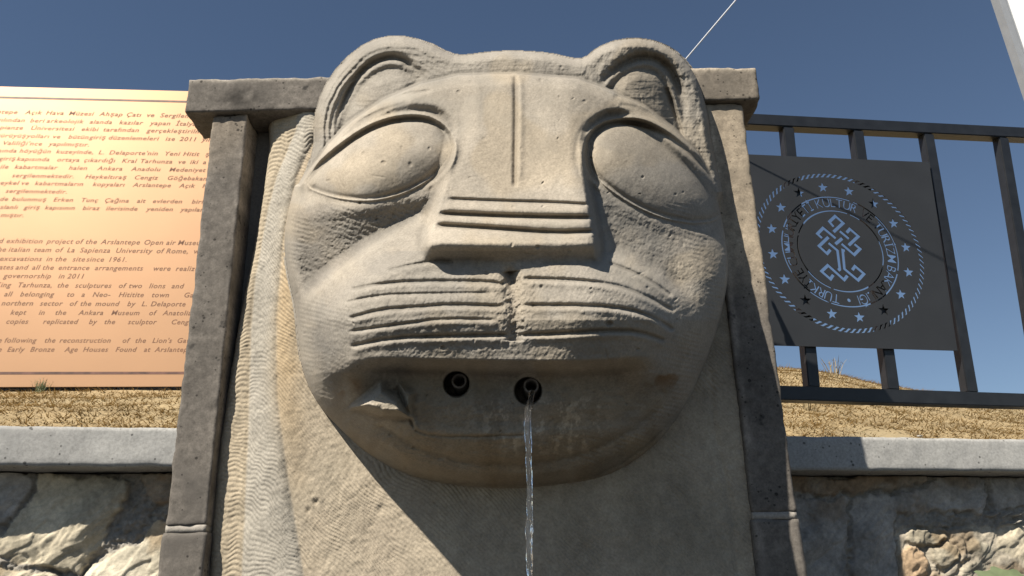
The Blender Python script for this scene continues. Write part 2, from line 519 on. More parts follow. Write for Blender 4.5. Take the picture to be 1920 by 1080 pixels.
    face = face - ra * ss(-2, 1, sd_brow / soft)
    # slope on the outside of the brow plate near the ridge is rounded
    face = face + .012 * ss(0, 1, 1 - sd_ridge / 22.0) * (sd_ridge > -30)
    # eye balls, lids
    for s, pts, axis in ((sL, eyeL, ((565, 352), (850, 250))), (sR, eyeR, ((1098, 262), (1360, 410)))):
        (ax, ay), (bx, by) = axis
        L = math.hypot(bx - ax, by - ay)
        above = -(((bx - ax) * (Y - ay) - (by - ay) * (X - ax)) / L)      # px above the long axis
        wu = ss(-14, 16, above)
        wu = np.maximum(wu, .6 * (ss(785, 830, X) if s is sL else ss(1145, 1108, X)))
        near = s > -70
        t = np.clip(s / 74.0, 0, 1)
        ball = np.where(s > 0, .050 * (1 - (1 - t) ** 2) ** .72, 0) * .78
        sm = ball
        for kk in (17, 17, 13):                              # no ridge along the middle of the eye
            ker = np.ones(kk) / kk
            sm = np.apply_along_axis(lambda r: np.convolve(r, ker, 'same'), 0, sm)
            sm = np.apply_along_axis(lambda r: np.convolve(r, ker, 'same'), 1, sm)
        wb = ss(8, 30, s)
        ball = ball * (1 - wb) + sm * wb
        face = np.where(near, face - ball, face)
        face = face + np.where(near, wu * (.004 if s is sL else .0075) * np.exp(-((s + 3) / 4.5) ** 2), 0)           # gap round the ball
        face = face - np.where(near, wu * .013 * np.exp(-((s + 13) / 4.5) ** 2), 0)          # upper lid roll
        face = face + np.where(near, wu * (.002 if s is sL else .0045) * np.exp(-((s + 26) / 6.0) ** 2), 0)
        face = face - np.where(near, (1 - wu) * .007 * np.exp(-((s + 2) / 2.6) ** 2), 0)     # lower lid line
        face = face + np.where(near, (1 - wu) * .0012 * np.exp(-((s - 4) / 3.0) ** 2), 0)
    # brow lines
    G = lambda pts, w, dpt, **k: groove(X, Y, pts, w, dpt, **k)
    face = face + G([(590,282),(620,250),(655,222),(700,196),(750,177),(812,169)], 3.5, .006)
    face = face + G([(586,300),(625,262),(665,234),(715,206),(770,190)], 4, .003)
    face = face + G([(1150,178),(1200,186),(1235,202),(1262,226),(1300,268)], 4, .007)
    face = face + G([(1160,196),(1205,203),(1250,232),(1300,285)], 4, .004)
    # forehead furrow
    face = face + G([(966,140),(967,200),(966,270),(965,352)], 4.5, .009, taper=.06) - G([(976,145),(977,220),(974,340)], 6, .0035)
    # nose rolls
    face = face + G([(838,373),(930,377),(1040,380),(1106,384)], 3.4, .008)
    face = face + G([(820,400),(930,405),(1040,408),(1113,408)], 4.6, .014)
    face = face + G([(814,422),(930,429),(1040,437),(1118,434)], 4.6, .014)
    face = face - G([(828,388),(960,393),(1108,396)], 8, .005) - G([(818,412),(960,419),(1112,422)], 8, .005) - G([(812,446),(960,452),(1118,450)], 14, .006)
    # --- muzzle
    mr = .058 * ss(-6, 62, sd_mz) * (1 - ss(1190, 1300, X)) * (1 - ss(684, 760, Y))
    pads = .014 * (np.exp(-((X - 830) / 120) ** 2 - ((Y - 590) / 70) ** 2) + np.exp(-((X - 1100) / 120) ** 2 - ((Y - 590) / 70) ** 2))
    face = face - mr - pads
    face = face + G([(958,508),(963,560),(966,600),(964,640)], 13, .013, taper=.02) + G([(955,512),(958,528)], 12, .014, taper=0)
    for pts, w, dp in (
        ([(726,507),(770,497),(814,489),(850,492)], 3.6, .006),
        ([(655,543),(705,533),(780,527),(917,528),(948,534)], 4.2, .009),
        ([(648,567),(690,557),(745,551),(934,549)], 3.0, .005),
        ([(652,598),(711,581),(780,576),(848,571),(950,575)], 4.5, .010),
        ([(652,622),(745,609),(831,597),(934,600)], 3.6, .007),
        ([(656,650),(735,633),(848,630),(958,628)], 4.6, .010),
        ([(1140,492),(1180,507),(1214,522),(1262,556)], 4.0, .008),
        ([(974,522),(1077,525),(1146,532),(1200,549),(1266,584)], 4.6, .010),
        ([(974,573),(1111,573),(1180,580),(1231,597),(1264,620)], 4.8, .011),
        ([(972,628),(1043,626),(1132,620),(1197,621),(1250,640)], 4.8, .011)):
        face = face + G(pts, w * .88, dp * .78)
        low = [(a, b + 9) for a, b in pts]
        face = face - G(low, 6, dp * .30)
    # --- mouth
    topedge = ss(-2, 12, sd_mo) * (Y < 735) + ss(-2, 26, sd_mo) * (Y >= 735)
    blend = ss(700, 770, Y)
    mo = ss(-13, 20, sd_mo) * (1 - blend) + ss(-2, 34, sd_mo) * blend
    corner = ss(640, 770, X) * (1 - ss(1130, 1290, X))
    face = face + mo * (mr * .9 + .035 * (1 - .6 * blend)) * (.08 + .92 * corner) * (1 - .85 * ss(1150, 1270, X))
    # chin courses
    face = face + G([(777,806),(800,816),(860,820),(1000,816)], 2.6, .005)
    face = face + G([(700,790),(780,842),(870,868),(965,872),(1080,858),(1170,815),(1240,760)], 8, .009) - G([(690,810),(770,862),(860,888),(965,893),(1090,880),(1190,832),(1262,764)], 8, .007)
    face = face + G([(640,800),(720,866),(830,905),(965,912),(1090,903),(1190,858),(1290,760)], 5, .007)
    # corner fang facets
    face = face - .074 * ss(-8, 15, poly_sdf(X, Y, [(660,764),(714,720),(752,748),(768,782),(716,780)])) * (.45 + .55 * np.clip((Y - 716) / 60.0, 0, 1))
    face = face - .026 * ss(-6, 12, poly_sdf(X, Y, [(746,716),(778,738),(770,772),(760,764)]))
    face = face + G([(744,722),(760,765),(777,806)], 2.4, .006, smooth=0, taper=.1) - G([(751,722),(767,765),(784,806)], 3.2, .006, smooth=0, taper=.1)
    # spout holes
    for cx, cy, r in ((856, 720, 25.5), (990, 733, 27)):
        d = np.hypot(X - cx, Y - cy)
        face = face + .075 * ss(0, 4.5, r - d)
    # behind the ridge the face is cut away
    face = face + .16 * np.clip((1 - sd_ridge) / 11.0, 0, 1)

    # --- ears and crown: one block behind the ridge, its rims and hollows cut in
    top = 1.625 + .055 * ss(770, 600, X) + .10 * ss(1160, 1320, X) - .012 * np.exp(-((X - 965) / 90.0) ** 2)
    top = top + .09 * rnd(sd_top / 15, 2.2, 2.2)
    top = top + groove(X, Y, [(626,246),(634,215),(655,168),(679,133),(707,114),(734,107),(759,113),(781,135),(800,150)], 8.5, .022, smooth=2, taper=.25)
    lobeL = poly_sdf(X, Y, smooth_poly([(622,300),(636,222),(658,175),(684,142),(712,124),(740,119),(766,127),(800,156),(720,260)]))
    top = top + .020 * ss(-6, 10, lobeL) - .016 * ss(0, 34, lobeL)
    rimL = (X < 840) * (1 - ss(-8, 4, lobeL))
    top = top + .0019 * np.sin(sd_top / 1.55 + 3 * vnoise(X * .03, Y * .03, 5)) * rimL * (.25 + .75 * ss(720, 640, X)) * ss(4, 14, sd_top)
    top = top + groove(X, Y, [(1122,160),(1146,138),(1174,117),(1206,106),(1238,115),(1260,136),(1274,170),(1281,215),(1284,262)], 10, .029, smooth=2, taper=.3)
    lobeR = poly_sdf(X, Y, smooth_poly([(1120,190),(1150,146),(1178,126),(1208,120),(1236,128),(1254,152),(1266,200),(1280,300),(1180,260)]))
    top = top + .022 * ss(-6, 10, lobeR) - .014 * ss(0, 30, lobeR)
    top = top + groove(X, Y, [(1246,160),(1262,196),(1272,232),(1284,282)], 5, .018, smooth=1, taper=.3)
    rimR = (X > 1090) * (1 - ss(-8, 4, lobeR))
    top = top + .0030 * fbm(X * .12, Y * .06, 3, 9) * rimR + .0012 * fbm(X * .03, Y * .22, 3, 92)
    top = np.where(sd_top > -6, top, 9)
    face = np.where((sd_face > -6) & (sd_ridge > -14), face, 9)

    k = .009
    mn = np.minimum(face, top)
    acc = sum(np.exp(-np.minimum((q - mn) / k, 40)) for q in (face, top))
    D = mn - k * np.log(acc)
    # --- surface of the carving
    eye = np.maximum(sL, sR) > 2
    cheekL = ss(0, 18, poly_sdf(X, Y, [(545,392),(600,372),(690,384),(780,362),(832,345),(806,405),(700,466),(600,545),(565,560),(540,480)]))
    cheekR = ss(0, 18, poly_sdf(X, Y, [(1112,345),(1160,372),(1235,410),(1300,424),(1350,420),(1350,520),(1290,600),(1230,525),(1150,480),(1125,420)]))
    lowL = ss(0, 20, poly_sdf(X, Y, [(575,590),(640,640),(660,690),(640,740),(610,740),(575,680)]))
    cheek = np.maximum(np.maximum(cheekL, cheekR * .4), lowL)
    dx = X - 960
    rough = fbm(X * .05, Y * .05, 5, 1, .55)
    pit = fbm(X * .16, Y * .13, 3, 4, .6)
    calm = 1 - .5 * ss(0, 12, sd_brow)
    D = D + .0016 * rough * np.where(eye, .5, 1) * calm + .0011 * pit * np.where(eye, .25, .8) * calm
    D = D + cheek * (.0015 * fbm(X * .24 + Y * .07, Y * .28 - X * .06, 4, 14, .65) + .0005 * np.sin((Y * .9 - X * .35) * .62 + 6 * vnoise(X * .03, Y * .03, 2)) * (vnoise(X * .04, Y * .05, 6) > -.1))
    # chisel hatching on the lips and forehead
    lip = ss(0, 25, sd_mz) * (1 - ss(-6, 4, sd_mo)) * (Y > 490)
    D = D + lip * .00012 * np.sin((X * .8 + Y * .55) * .85 + 3 * vnoise(X * .02, Y * .05, 7)) * ss(0, .2, vnoise(X * .012, Y * .03, 8))
    D = D + lip * .0005 * fbm(X * .012, Y * .16, 3, 18)
    cleft = np.exp(-((X - 962) / 26) ** 2) * ss(505, 530, Y) * (1 - ss(630, 650, Y))
    D = D + cleft * .006 * fbm(X * .16, Y * .16, 3, 20)
    fore = ss(0, 12, sd_brow)
    D = D + fore * .0001 * np.sin((Y * .9 + X * .25) * .75 + 4 * vnoise(X * .02, Y * .02, 17)) * ss(.05, .25, vnoise(X * .015, Y * .015, 19))
    low = ss(690, 740, Y) * ss(0, 20, sd_face)
    D = D + low * (.0026 * fbm(X * .03, Y * .09, 4, 61) + .0016 * fbm(X * .11 + Y * .05, Y * .12, 3, 62))
    side = ss(0, 10, sd_face) * (1 - ss(40, 130, sd_face)) * (Y > 380)
    D = D + side * .0007 * np.sin((Y - .25 * X) * .72 + 5 * vnoise(X * .025, Y * .025, 63)) * ss(-.1, .2, vnoise(X * .03, Y * .02, 64))
    # scattered pick marks
    for cx, cy, r, h in ((719,305,5,.003),(775,262,7,.0015),(1142,607,7,.006),(1008,463,4,.003),(1318,330,5,.002),(907,260,4,.0015),(860,172,4,.002),(1096,190,4,.002),(1196,655,4,.003),(1068,470,4,.002)):
        D = D + h * np.exp(-(((X - cx) / r) ** 2 + ((Y - cy) / (r * .7)) ** 2) ** 2)

    rr_ = np.random.RandomState(12)
    for _ in range(150):                                     # small chips and drill pocks all over
        cx, cy = rr_.uniform(545, 1365), rr_.uniform(80, 900); r = rr_.uniform(1.6, 4.5); h = rr_.uniform(.0008, .0032)
        i0, j0 = int((cx - 520) / step), int((cy - 50) / step); q = 9
        sl = (slice(max(0, j0 - q), j0 + q), slice(max(0, i0 - q), i0 + q)); a_ = rr_.uniform(0, 3.14); e_ = rr_.uniform(.4, 1)
        ux = (X[sl] - cx) * math.cos(a_) + (Y[sl] - cy) * math.sin(a_); uy = -(X[sl] - cx) * math.sin(a_) + (Y[sl] - cy) * math.cos(a_)
        D[sl] += h * np.exp(-((ux / r) ** 2 + (uy / (r * e_)) ** 2) ** 2)
    for _ in range(26):                                      # a few long chisel scratches
        cx, cy = rr_.uniform(600, 1250), rr_.uniform(160, 860); a_ = rr_.uniform(-.5, .5) + (0 if rr_.rand() < .6 else 1.2); L_ = rr_.uniform(12, 45)
        D = D + groove(X, Y, [(cx, cy), (cx + L_ * math.cos(a_), cy + L_ * math.sin(a_))], 1.5, rr_.uniform(.0008, .0018), smooth=0, taper=.2)
    P = at(X, Y, D)
    nrm = grid_normals(P)
    flip = np.einsum('ijk,ijk->ij', nrm, P - EYE) > 0
    nrm = np.where(flip[..., None], -nrm, nrm)
    alive = np.maximum(np.minimum(sd_face, sd_ridge + 10), sd_top)
    ok = (alive > -4) & (D < 2.2)
    # stone colour, with shade on the cheeks, crown and ears put in
    T = np.ones(X.shape + (3,))
    T *= (1 + .20 * fbm(X * .012, Y * .012, 4, 31) + .10 * fbm(X * .05, Y * .05, 3, 32))[..., None]
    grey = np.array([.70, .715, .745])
    w = np.clip(cheekL * .75 + cheekR * .35 + lowL * .4, 0, 1)[..., None]  # greyer stone, and cheek shade darkened into the colour
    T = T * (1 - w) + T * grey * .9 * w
    warm = ss(.05, .3, fbm(X * .008 + 3, Y * .008, 3, 40))[..., None] * .5
    T = T * (1 - warm) + T * np.array([1.05, .98, .86]) * warm
    wet = (ss(0, 30, sd_mo) * ss(690, 720, Y))[..., None]                       # damp mineral film in the mouth
    T = T * (1 - wet) + T * np.array([.84, .86, .87]) * wet
    drip = (ss(790, 830, Y) * (1 - ss(905, 925, Y)) * ss(640, 800, X) * (1 - ss(1180, 1290, X)))[..., None]
    T = T * (1 - drip) + T * np.array([.90, .86, .78]) * drip
    # greyer lips; weaker sun on the tops and ears is put into their grey
    gx = np.maximum(ss(4, -8, sd_ridge), .8 * ss(0, 40, sd_mz) * (Y > 470))
    gx = np.maximum(gx, .5 * ss(1090, 1130, X) * (sd_brow < 4))
    gx = np.clip(gx + .55 * ss(-.12, .25, fbm(X * .010, Y * .013, 4, 44)) * (1 - ss(0, 30, sd_brow)) , 0, 1)[..., None]
    T = T * (1 - gx) + T * np.array([.80, .825, .865]) * gx
    st = ss(.12, .4, fbm(X * .02, Y * .006, 4, 47))[..., None] * ss(650, 720, Y)[..., None]
    T = T * (1 - .3 * st) + T * np.array([.66, .57, .44]) * .3 * st
    lm = ss(.02, .45, fbm(X * .07, Y * .05, 5, 49, .65)) * ss(735, 760, Y) * (1 - ss(830, 870, Y)) * ss(860, 930, X) * (1 - ss(1080, 1180, X))
    T = T * (1 + .55 * lm[..., None] * np.array([1.0, 1.03, 1.08]))                      # lime left by the water
    ru = ss(.05, .3, fbm(X * .03 + 7, Y * .03, 3, 50)) * (np.exp(-((X - 1245) / 45) ** 2 - ((Y - 702) / 28) ** 2) + .8 * np.exp(-((X - 655) / 25) ** 2 - ((Y - 725) / 22) ** 2))
    T = T * (1 - ru[..., None] * np.array([.25, .45, .62]))                              # rusty stains at the corners
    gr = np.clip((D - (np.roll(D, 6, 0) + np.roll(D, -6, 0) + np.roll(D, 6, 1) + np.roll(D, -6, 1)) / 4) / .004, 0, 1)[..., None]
    T = T * (1 - .22 * gr)                                   # darker inside the cuts
    edge = (.06 * np.exp(-((np.maximum(sL, sR) + 2) / 3.0) ** 2))[..., None]
    T = T * (1 + edge)
    okq = ok[:-1, :-1] & ok[1:, :-1] & ok[:-1, 1:] & ok[1:, 1:]
    def cell(a): return a[:-1, :-1]
    nose = poly_sdf(X, Y, [(836,368),(1104,378),(1122,465),(1121,497),(960,497),(798,490),(797,455)]) > 0
    onear_L = cell((top < face - .002) & (X < 846) & ok)
    onear_R = cell((top < face - .002) & (X > 1090) & ok)
    r_eL = cell(sL > -1); r_eR = cell(sR > -1); r_n = cell(nose)
    rest = okq & ~onear_L & ~onear_R & ~r_eL & ~r_eR & ~r_n
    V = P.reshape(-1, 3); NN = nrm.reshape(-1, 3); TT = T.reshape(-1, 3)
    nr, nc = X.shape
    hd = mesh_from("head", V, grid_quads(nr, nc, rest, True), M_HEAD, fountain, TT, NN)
    for nm, reg in (("ear", onear_L & okq & ~r_eL), ("ear", onear_R & okq & ~r_eR), ("eye", r_eL & okq), ("eye", r_eR & okq), ("nose", r_n & okq & ~r_eL & ~r_eR)):
        mesh_from(nm, V, grid_quads(nr, nc, reg, True), M_HEAD, hd, TT, NN)
    return hd
head = build_head()

def to_xz(pts, Y=1.83):
    return [tuple(at(a, b, Y)[[0, 2]]) for a, b in pts]

def build_mane():
    xs = np.arange(-.68, .64, .0019)
    zs = np.concatenate([np.linspace(0.0, 1.36, 70), np.arange(1.362, 2.645, .0019)])
    X, Z = np.meshgrid(xs, zs)
    out = to_xz([(486,120),(492,230),(494,262),(489,300),(474,400),(456,500),(435,600),(415,720),(396,830),(386,920),(379,1000),(374,1130),(372,2600),(1660,2600),
                 (1470,1150),(1455,1060),(1443,960),(1430,850),(1406,660),(1394,522),(1376,420),(1345,330),(1320,250),(1200,190),(800,180)])
    sd = poly_sdf(X, Z, out)
    Y = 1.834 - .036 * ss(-.60, -.48, X) - .055 * np.exp(-((X + .01) / .34) ** 2) * (1 - ss(2.0, 2.35, Z))
    Y = Y + .02 * ss(.30, .50, X) * (1 - ss(2.15, 2.5, Z))
    e = np.clip(sd / .035, 0, 1)
    Y = Y + .075 * (1 - np.sqrt(1 - (1 - e) ** 2.2))
    # lock boundaries
    v1 = to_xz([(560,250),(520,330),(500,400),(478,520),(470,620),(466,800),(458,1000),(452,1150),(440,1700)])
    v2 = to_xz([(600,262),(560,340),(534,450),(522,600),(526,750),(548,900),(578,1080),(600,1200),(640,1700)])
    v3 = to_xz([(1330,700),(1330,790),(1350,880),(1368,960),(1378,1080)])
    for v, w, d in ((v1, .006, .0022), (v2, .007, .0035), (v3, .008, .004)):
        Y = Y + groove(X, Z, v, w, d, smooth=2, taper=.03)
    def side(v):                                     # which side of a boundary line: + is right
        vz = np.array([p[1] for p in v])[::-1]; vx = np.array([p[0] for p in v])[::-1]
        return X - np.interp(Z, vz, vx)
    s1, s2 = side(v1), side(v2)
    lock1 = 1 - ss(-.004, .004, s1); lock2 = ss(-.004, .004, s1) * (1 - ss(-.004, .004, s2)); lock3 = ss(-.004, .004, s2)
    Y = Y - .002 * lock1 * np.exp(-((s1 + .035) / .03) ** 2) - .004 * lock2 * np.exp(-((s2 + .03) / .03) ** 2)
    # claw chisel ripples, each lock with its own run
    ph1 = Z / .0100 + 4.5 * fbm(X * 13, Z * 4.5, 3, 51)
    ph2 = (Z * .85 + X * .5) / .0086 + 7.0 * fbm(X * 12, Z * 4.0, 3, 52)
    ph3 = (Z + X * 1.0) / .0098 + 9.0 * fbm(X * 4.0, Z * 4.0, 3, 53)
    def rip(p): return np.abs(np.sin(p * np.pi)) - .6
    am = .55 + .9 * np.clip(fbm(X * 22, Z * 16, 3, 54) + .35, 0, 1)
    Y = Y - .0021 * am * (.75 * lock1 * rip(ph1) + .8 * lock2 * rip(ph2) + 1.15 * lock3 * rip(ph3) * (.55 + .45 * ss(-.12, .12, fbm(X * 9, Z * 9, 2, 55))))
    Y = Y + .0028 * fbm(X * 22, Z * 22, 4, 56) + .0012 * fbm(X * 120, Z * 120, 2, 57)
    for cx, cy, r, h in ((708,725,5,.003),(602,660,6,.004),(720,960,8,.003),(1095,1035,8,.003),(820,950,5,.002),(600,945,6,.005),(585,960,5,.004)):
        p = at(cx, cy, 1.82); rr = r * .0011
        Y = Y + h * np.exp(-(((X - p[0]) / rr) ** 2 + ((Z - p[2]) / rr) ** 2))
    # colours of the beds in the stone
    T = np.ones(X.shape + (3,)) * (1 + .20 * fbm(X * 9, Z * 6, 4, 60) + .14 * fbm(X * 60, Z * 45, 3, 65))[..., None]
    white = np.array([.98, 1.02, 1.08]); tan = np.array([1.05, .945, .79]); cream = np.array([1.08, 1.03, .94])
    wob = .03 * fbm(X * 10, Z * 7, 3, 61)
    o = np.exp(-((s2 - .025 + wob) / .035) ** 2)[..., None] * np.clip(.7 + 1.2 * fbm(X * 3, Z * 4, 3, 62), 0, 1)[..., None]
    T = T * (lock1[..., None] * cream + lock2[..., None] * white + lock3[..., None] * np.array([1.0, .97, .92]))
    T = T * (1 - o) + T * tan * o
    zz = np.clip(fbm(X * 4, Z * 3, 3, 63) * 1.4, 0, 1)[..., None] * lock3[..., None]
    T = T * (1 - .5 * zz) + T * np.array([.90, .88, .90]) * .5 * zz
    P = np.stack([X, Y, Z], -1)
    n = grid_normals(P); n = np.where(n[..., 1:2] > 0, -n, n)
    ok = sd > -.004
    okq = ok[:-1, :-1] & ok[1:, 1:] & ok[1:, :-1] & ok[:-1, 1:]
    return mesh_from("mane", P.reshape(-1, 3), grid_quads(*X.shape, okq), M_MANE, fountain, T.reshape(-1, 3), n.reshape(-1, 3))
build_mane()

def pil_tint(lightcap, patchy):
    def f(V):
        t = 1 + .18 * fbm(V[:, 0] * 9 + V[:, 1] * 5, V[:, 2] * 9, 3, 70 + patchy)
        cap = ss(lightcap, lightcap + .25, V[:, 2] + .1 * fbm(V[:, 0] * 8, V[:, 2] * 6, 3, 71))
        c = np.ones((len(V), 3)) * t[:, None]
        lime = np.exp(-((np.abs(V[:, 0] + .074) - .566) / .007) ** 2) * np.clip(.5 + 1.6 * fbm(V[:, 0] * 60, V[:, 2] * 14, 3, 72), 0, 1)
        c = c * (1 + .9 * lime)[:, None]
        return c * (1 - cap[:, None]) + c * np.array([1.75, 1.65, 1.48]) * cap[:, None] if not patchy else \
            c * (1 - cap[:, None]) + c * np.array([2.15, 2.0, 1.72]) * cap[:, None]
    return f
zj = 1.655
for x0, x1, ptn, cap in ((-.725, -.640, 0, 2.42), (.482, .576, 1, 2.02)):
    p = stone_box("pilaster", (x0, 1.80, zj + .006), (x1, 1.90, 2.636), .006, .006, .0016, M_PIL, fountain, 3 + ptn, tint=pil_tint(cap, ptn), chip=1.2, freq=60)
    stone_box("mortar_joint", (x0 + .001, 1.8015, zj - .0075), (x1 - .001, 1.895, zj + .0075), .006, .001, .0015, M_MORTAR, p, 8 + ptn)
    stone_box("lower_stone", (x0 - .003, 1.798, 0.0), (x1 + .003, 1.902, zj - .006), .009, .006, .0016, M_PIL, p, 13 + ptn, tint=pil_tint(9, ptn), chip=1.0)
def lintel_tint(V):
    t = 1 + .2 * fbm(V[:, 0] * 8, V[:, 2] * 14 + V[:, 1] * 8, 3, 77)
    c = np.ones((len(V), 3)) * t[:, None]
    st = np.exp(-((V[:, 0] + .655) / .05) ** 2 - ((V[:, 2] - 2.672) / .03) ** 2) * (V[:, 1] < 1.83) * np.clip(1 + 2.5 * fbm(V[:, 0] * 40, V[:, 2] * 40, 3, 79), 0, 1.2)
    c = c * (1 - .65 * np.clip(st, 0, 1))[:, None]
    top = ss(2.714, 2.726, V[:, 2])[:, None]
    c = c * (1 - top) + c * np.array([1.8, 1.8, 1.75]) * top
    rgt = ss(.3, .5, V[:, 0])[:, None]
    return c * (1 + rgt * np.array([.35, .3, .2]))
lin = stone_box("lintel", (-.788, 1.784, 2.6365), (.6175, 1.915, 2.7295), .0055, .0045, .0012, M_PIL, fountain, 21, tint=lintel_tint, chip=1.4, freq=70)
stone_box("back_panel", (-.665, 1.888, 0.0), (.55, 1.90, 2.645), .02, .004, .003, M_PANEL, fountain, 31)
stone_box("core_block", (-.715, 1.905, 0.0), (.566, 2.16, 1.855), .03, .004, .003, M_PANEL, fountain, 33)

def lathe_along(name, p0, axis, prof, mat, parent=None, seg=28):
    """prof: list of (distance along axis, radius)"""
    ax = Vector(axis).normalized()
    a = ax.orthogonal().normalized(); b = ax.cross(a)
    V = []; Q = []
    for d, r in prof:
        for k in range(seg):
            t = 2 * math.pi * k / seg
            V.append(Vector(p0) + ax * d + (a * math.cos(t) + b * math.sin(t)) * r)
    for i in range(len(prof) - 1):
        for k in range(seg):
            k2 = (k + 1) % seg
            Q.append((i * seg + k, i * seg + k2, (i + 1) * seg + k2, (i + 1) * seg + k))
    return mesh_from(name, [tuple(v) for v in V], Q, mat, parent)

for cx, cy in ((861, 714), (996, 723)):
    p = at(cx, cy, 1.513)
    ax = np.array([0, -1, -.02])
    o = lathe_along("spout_pipe", p, ax, [(-.09, .0145), (-.001, .0145), (.001, .0138), (.0015, .0125), (.001, .0105), (-.03, .0100), (-.08, .0098), (-.08, .0001)], M_PIPE, fountain)

# ------------------------------------------------------------------ water
def build_water():
    r = np.random.RandomState(5)
    top = at(997, 731, 1.500)
    g = 9.81; v0 = .55
    n = 420; seg = 22
    zt = np.linspace(0, top[2] - .02, n)
    # the arc out of the pipe, then falling
    tt = np.sqrt(2 * zt / g)
    yy = top[1] - v0 * np.minimum(tt, .12) * 1.0
    xx = top[0] - .010 * ss(0, .08, zt) + .004 * vnoise(zt * 7, zt * 0, 3) - .006 * zt
    V = []; 
    for i in range(n):
        R = .0040 + .0022 * vnoise(zt[i] * 9, 2.0, 5) + .0012 * ss(.1, .5, zt[i])
        for k in range(seg):
            t = 2 * math.pi * k / seg
            tw = zt[i] * 14
            rr = R * (1 + .32 * math.sin(2 * t + tw) + .75 * float(vnoise(math.cos(t) * 1.4 + 5, zt[i] * 46 + math.sin(t) * 1.4, 8)) + .65 * float(vnoise(math.cos(t) * 3, zt[i] * 130 + math.sin(t) * 3, 9)))
            rr *= (0.35 + .65 * float(ss(0, .012, zt[i])))
            V.append((xx[i] + rr * math.cos(t), yy[i] + rr * math.sin(t) * .9, top[2] - zt[i]))
    Q = [(i * seg + k, (i + 1) * seg + k, (i + 1) * seg + (k + 1) % seg, i * seg + (k + 1) % seg) for i in range(n - 1) for k in range(seg)]
    V.append((xx[0], yy[0], top[2])); V.append((xx[-1], yy[-1], top[2] - zt[-1]))
    o = mesh_from("water_stream", V, Q, M_WATER)
    tag(o, "thin clear stream of water falling from the right spout", "water")
build_water()

# ------------------------------------------------------------------ the retaining wall
wall = thing("retaining_wall", "rubble stone retaining wall with a grey concrete coping", "wall", tuple(WALL_P))
Y_FACE = .068                                   # the rubble face stands back from the coping's front
fp0 = WALL_P + wall_nrm * Y_FACE

def wall_sz(pts):
    r = []
    for a, b in pts:
        p = on_plane(float(a), float(b), fp0, wall_nrm)
        r.append((float((p - WALL_P) @ wall_dir), float(p[2])))
    return r

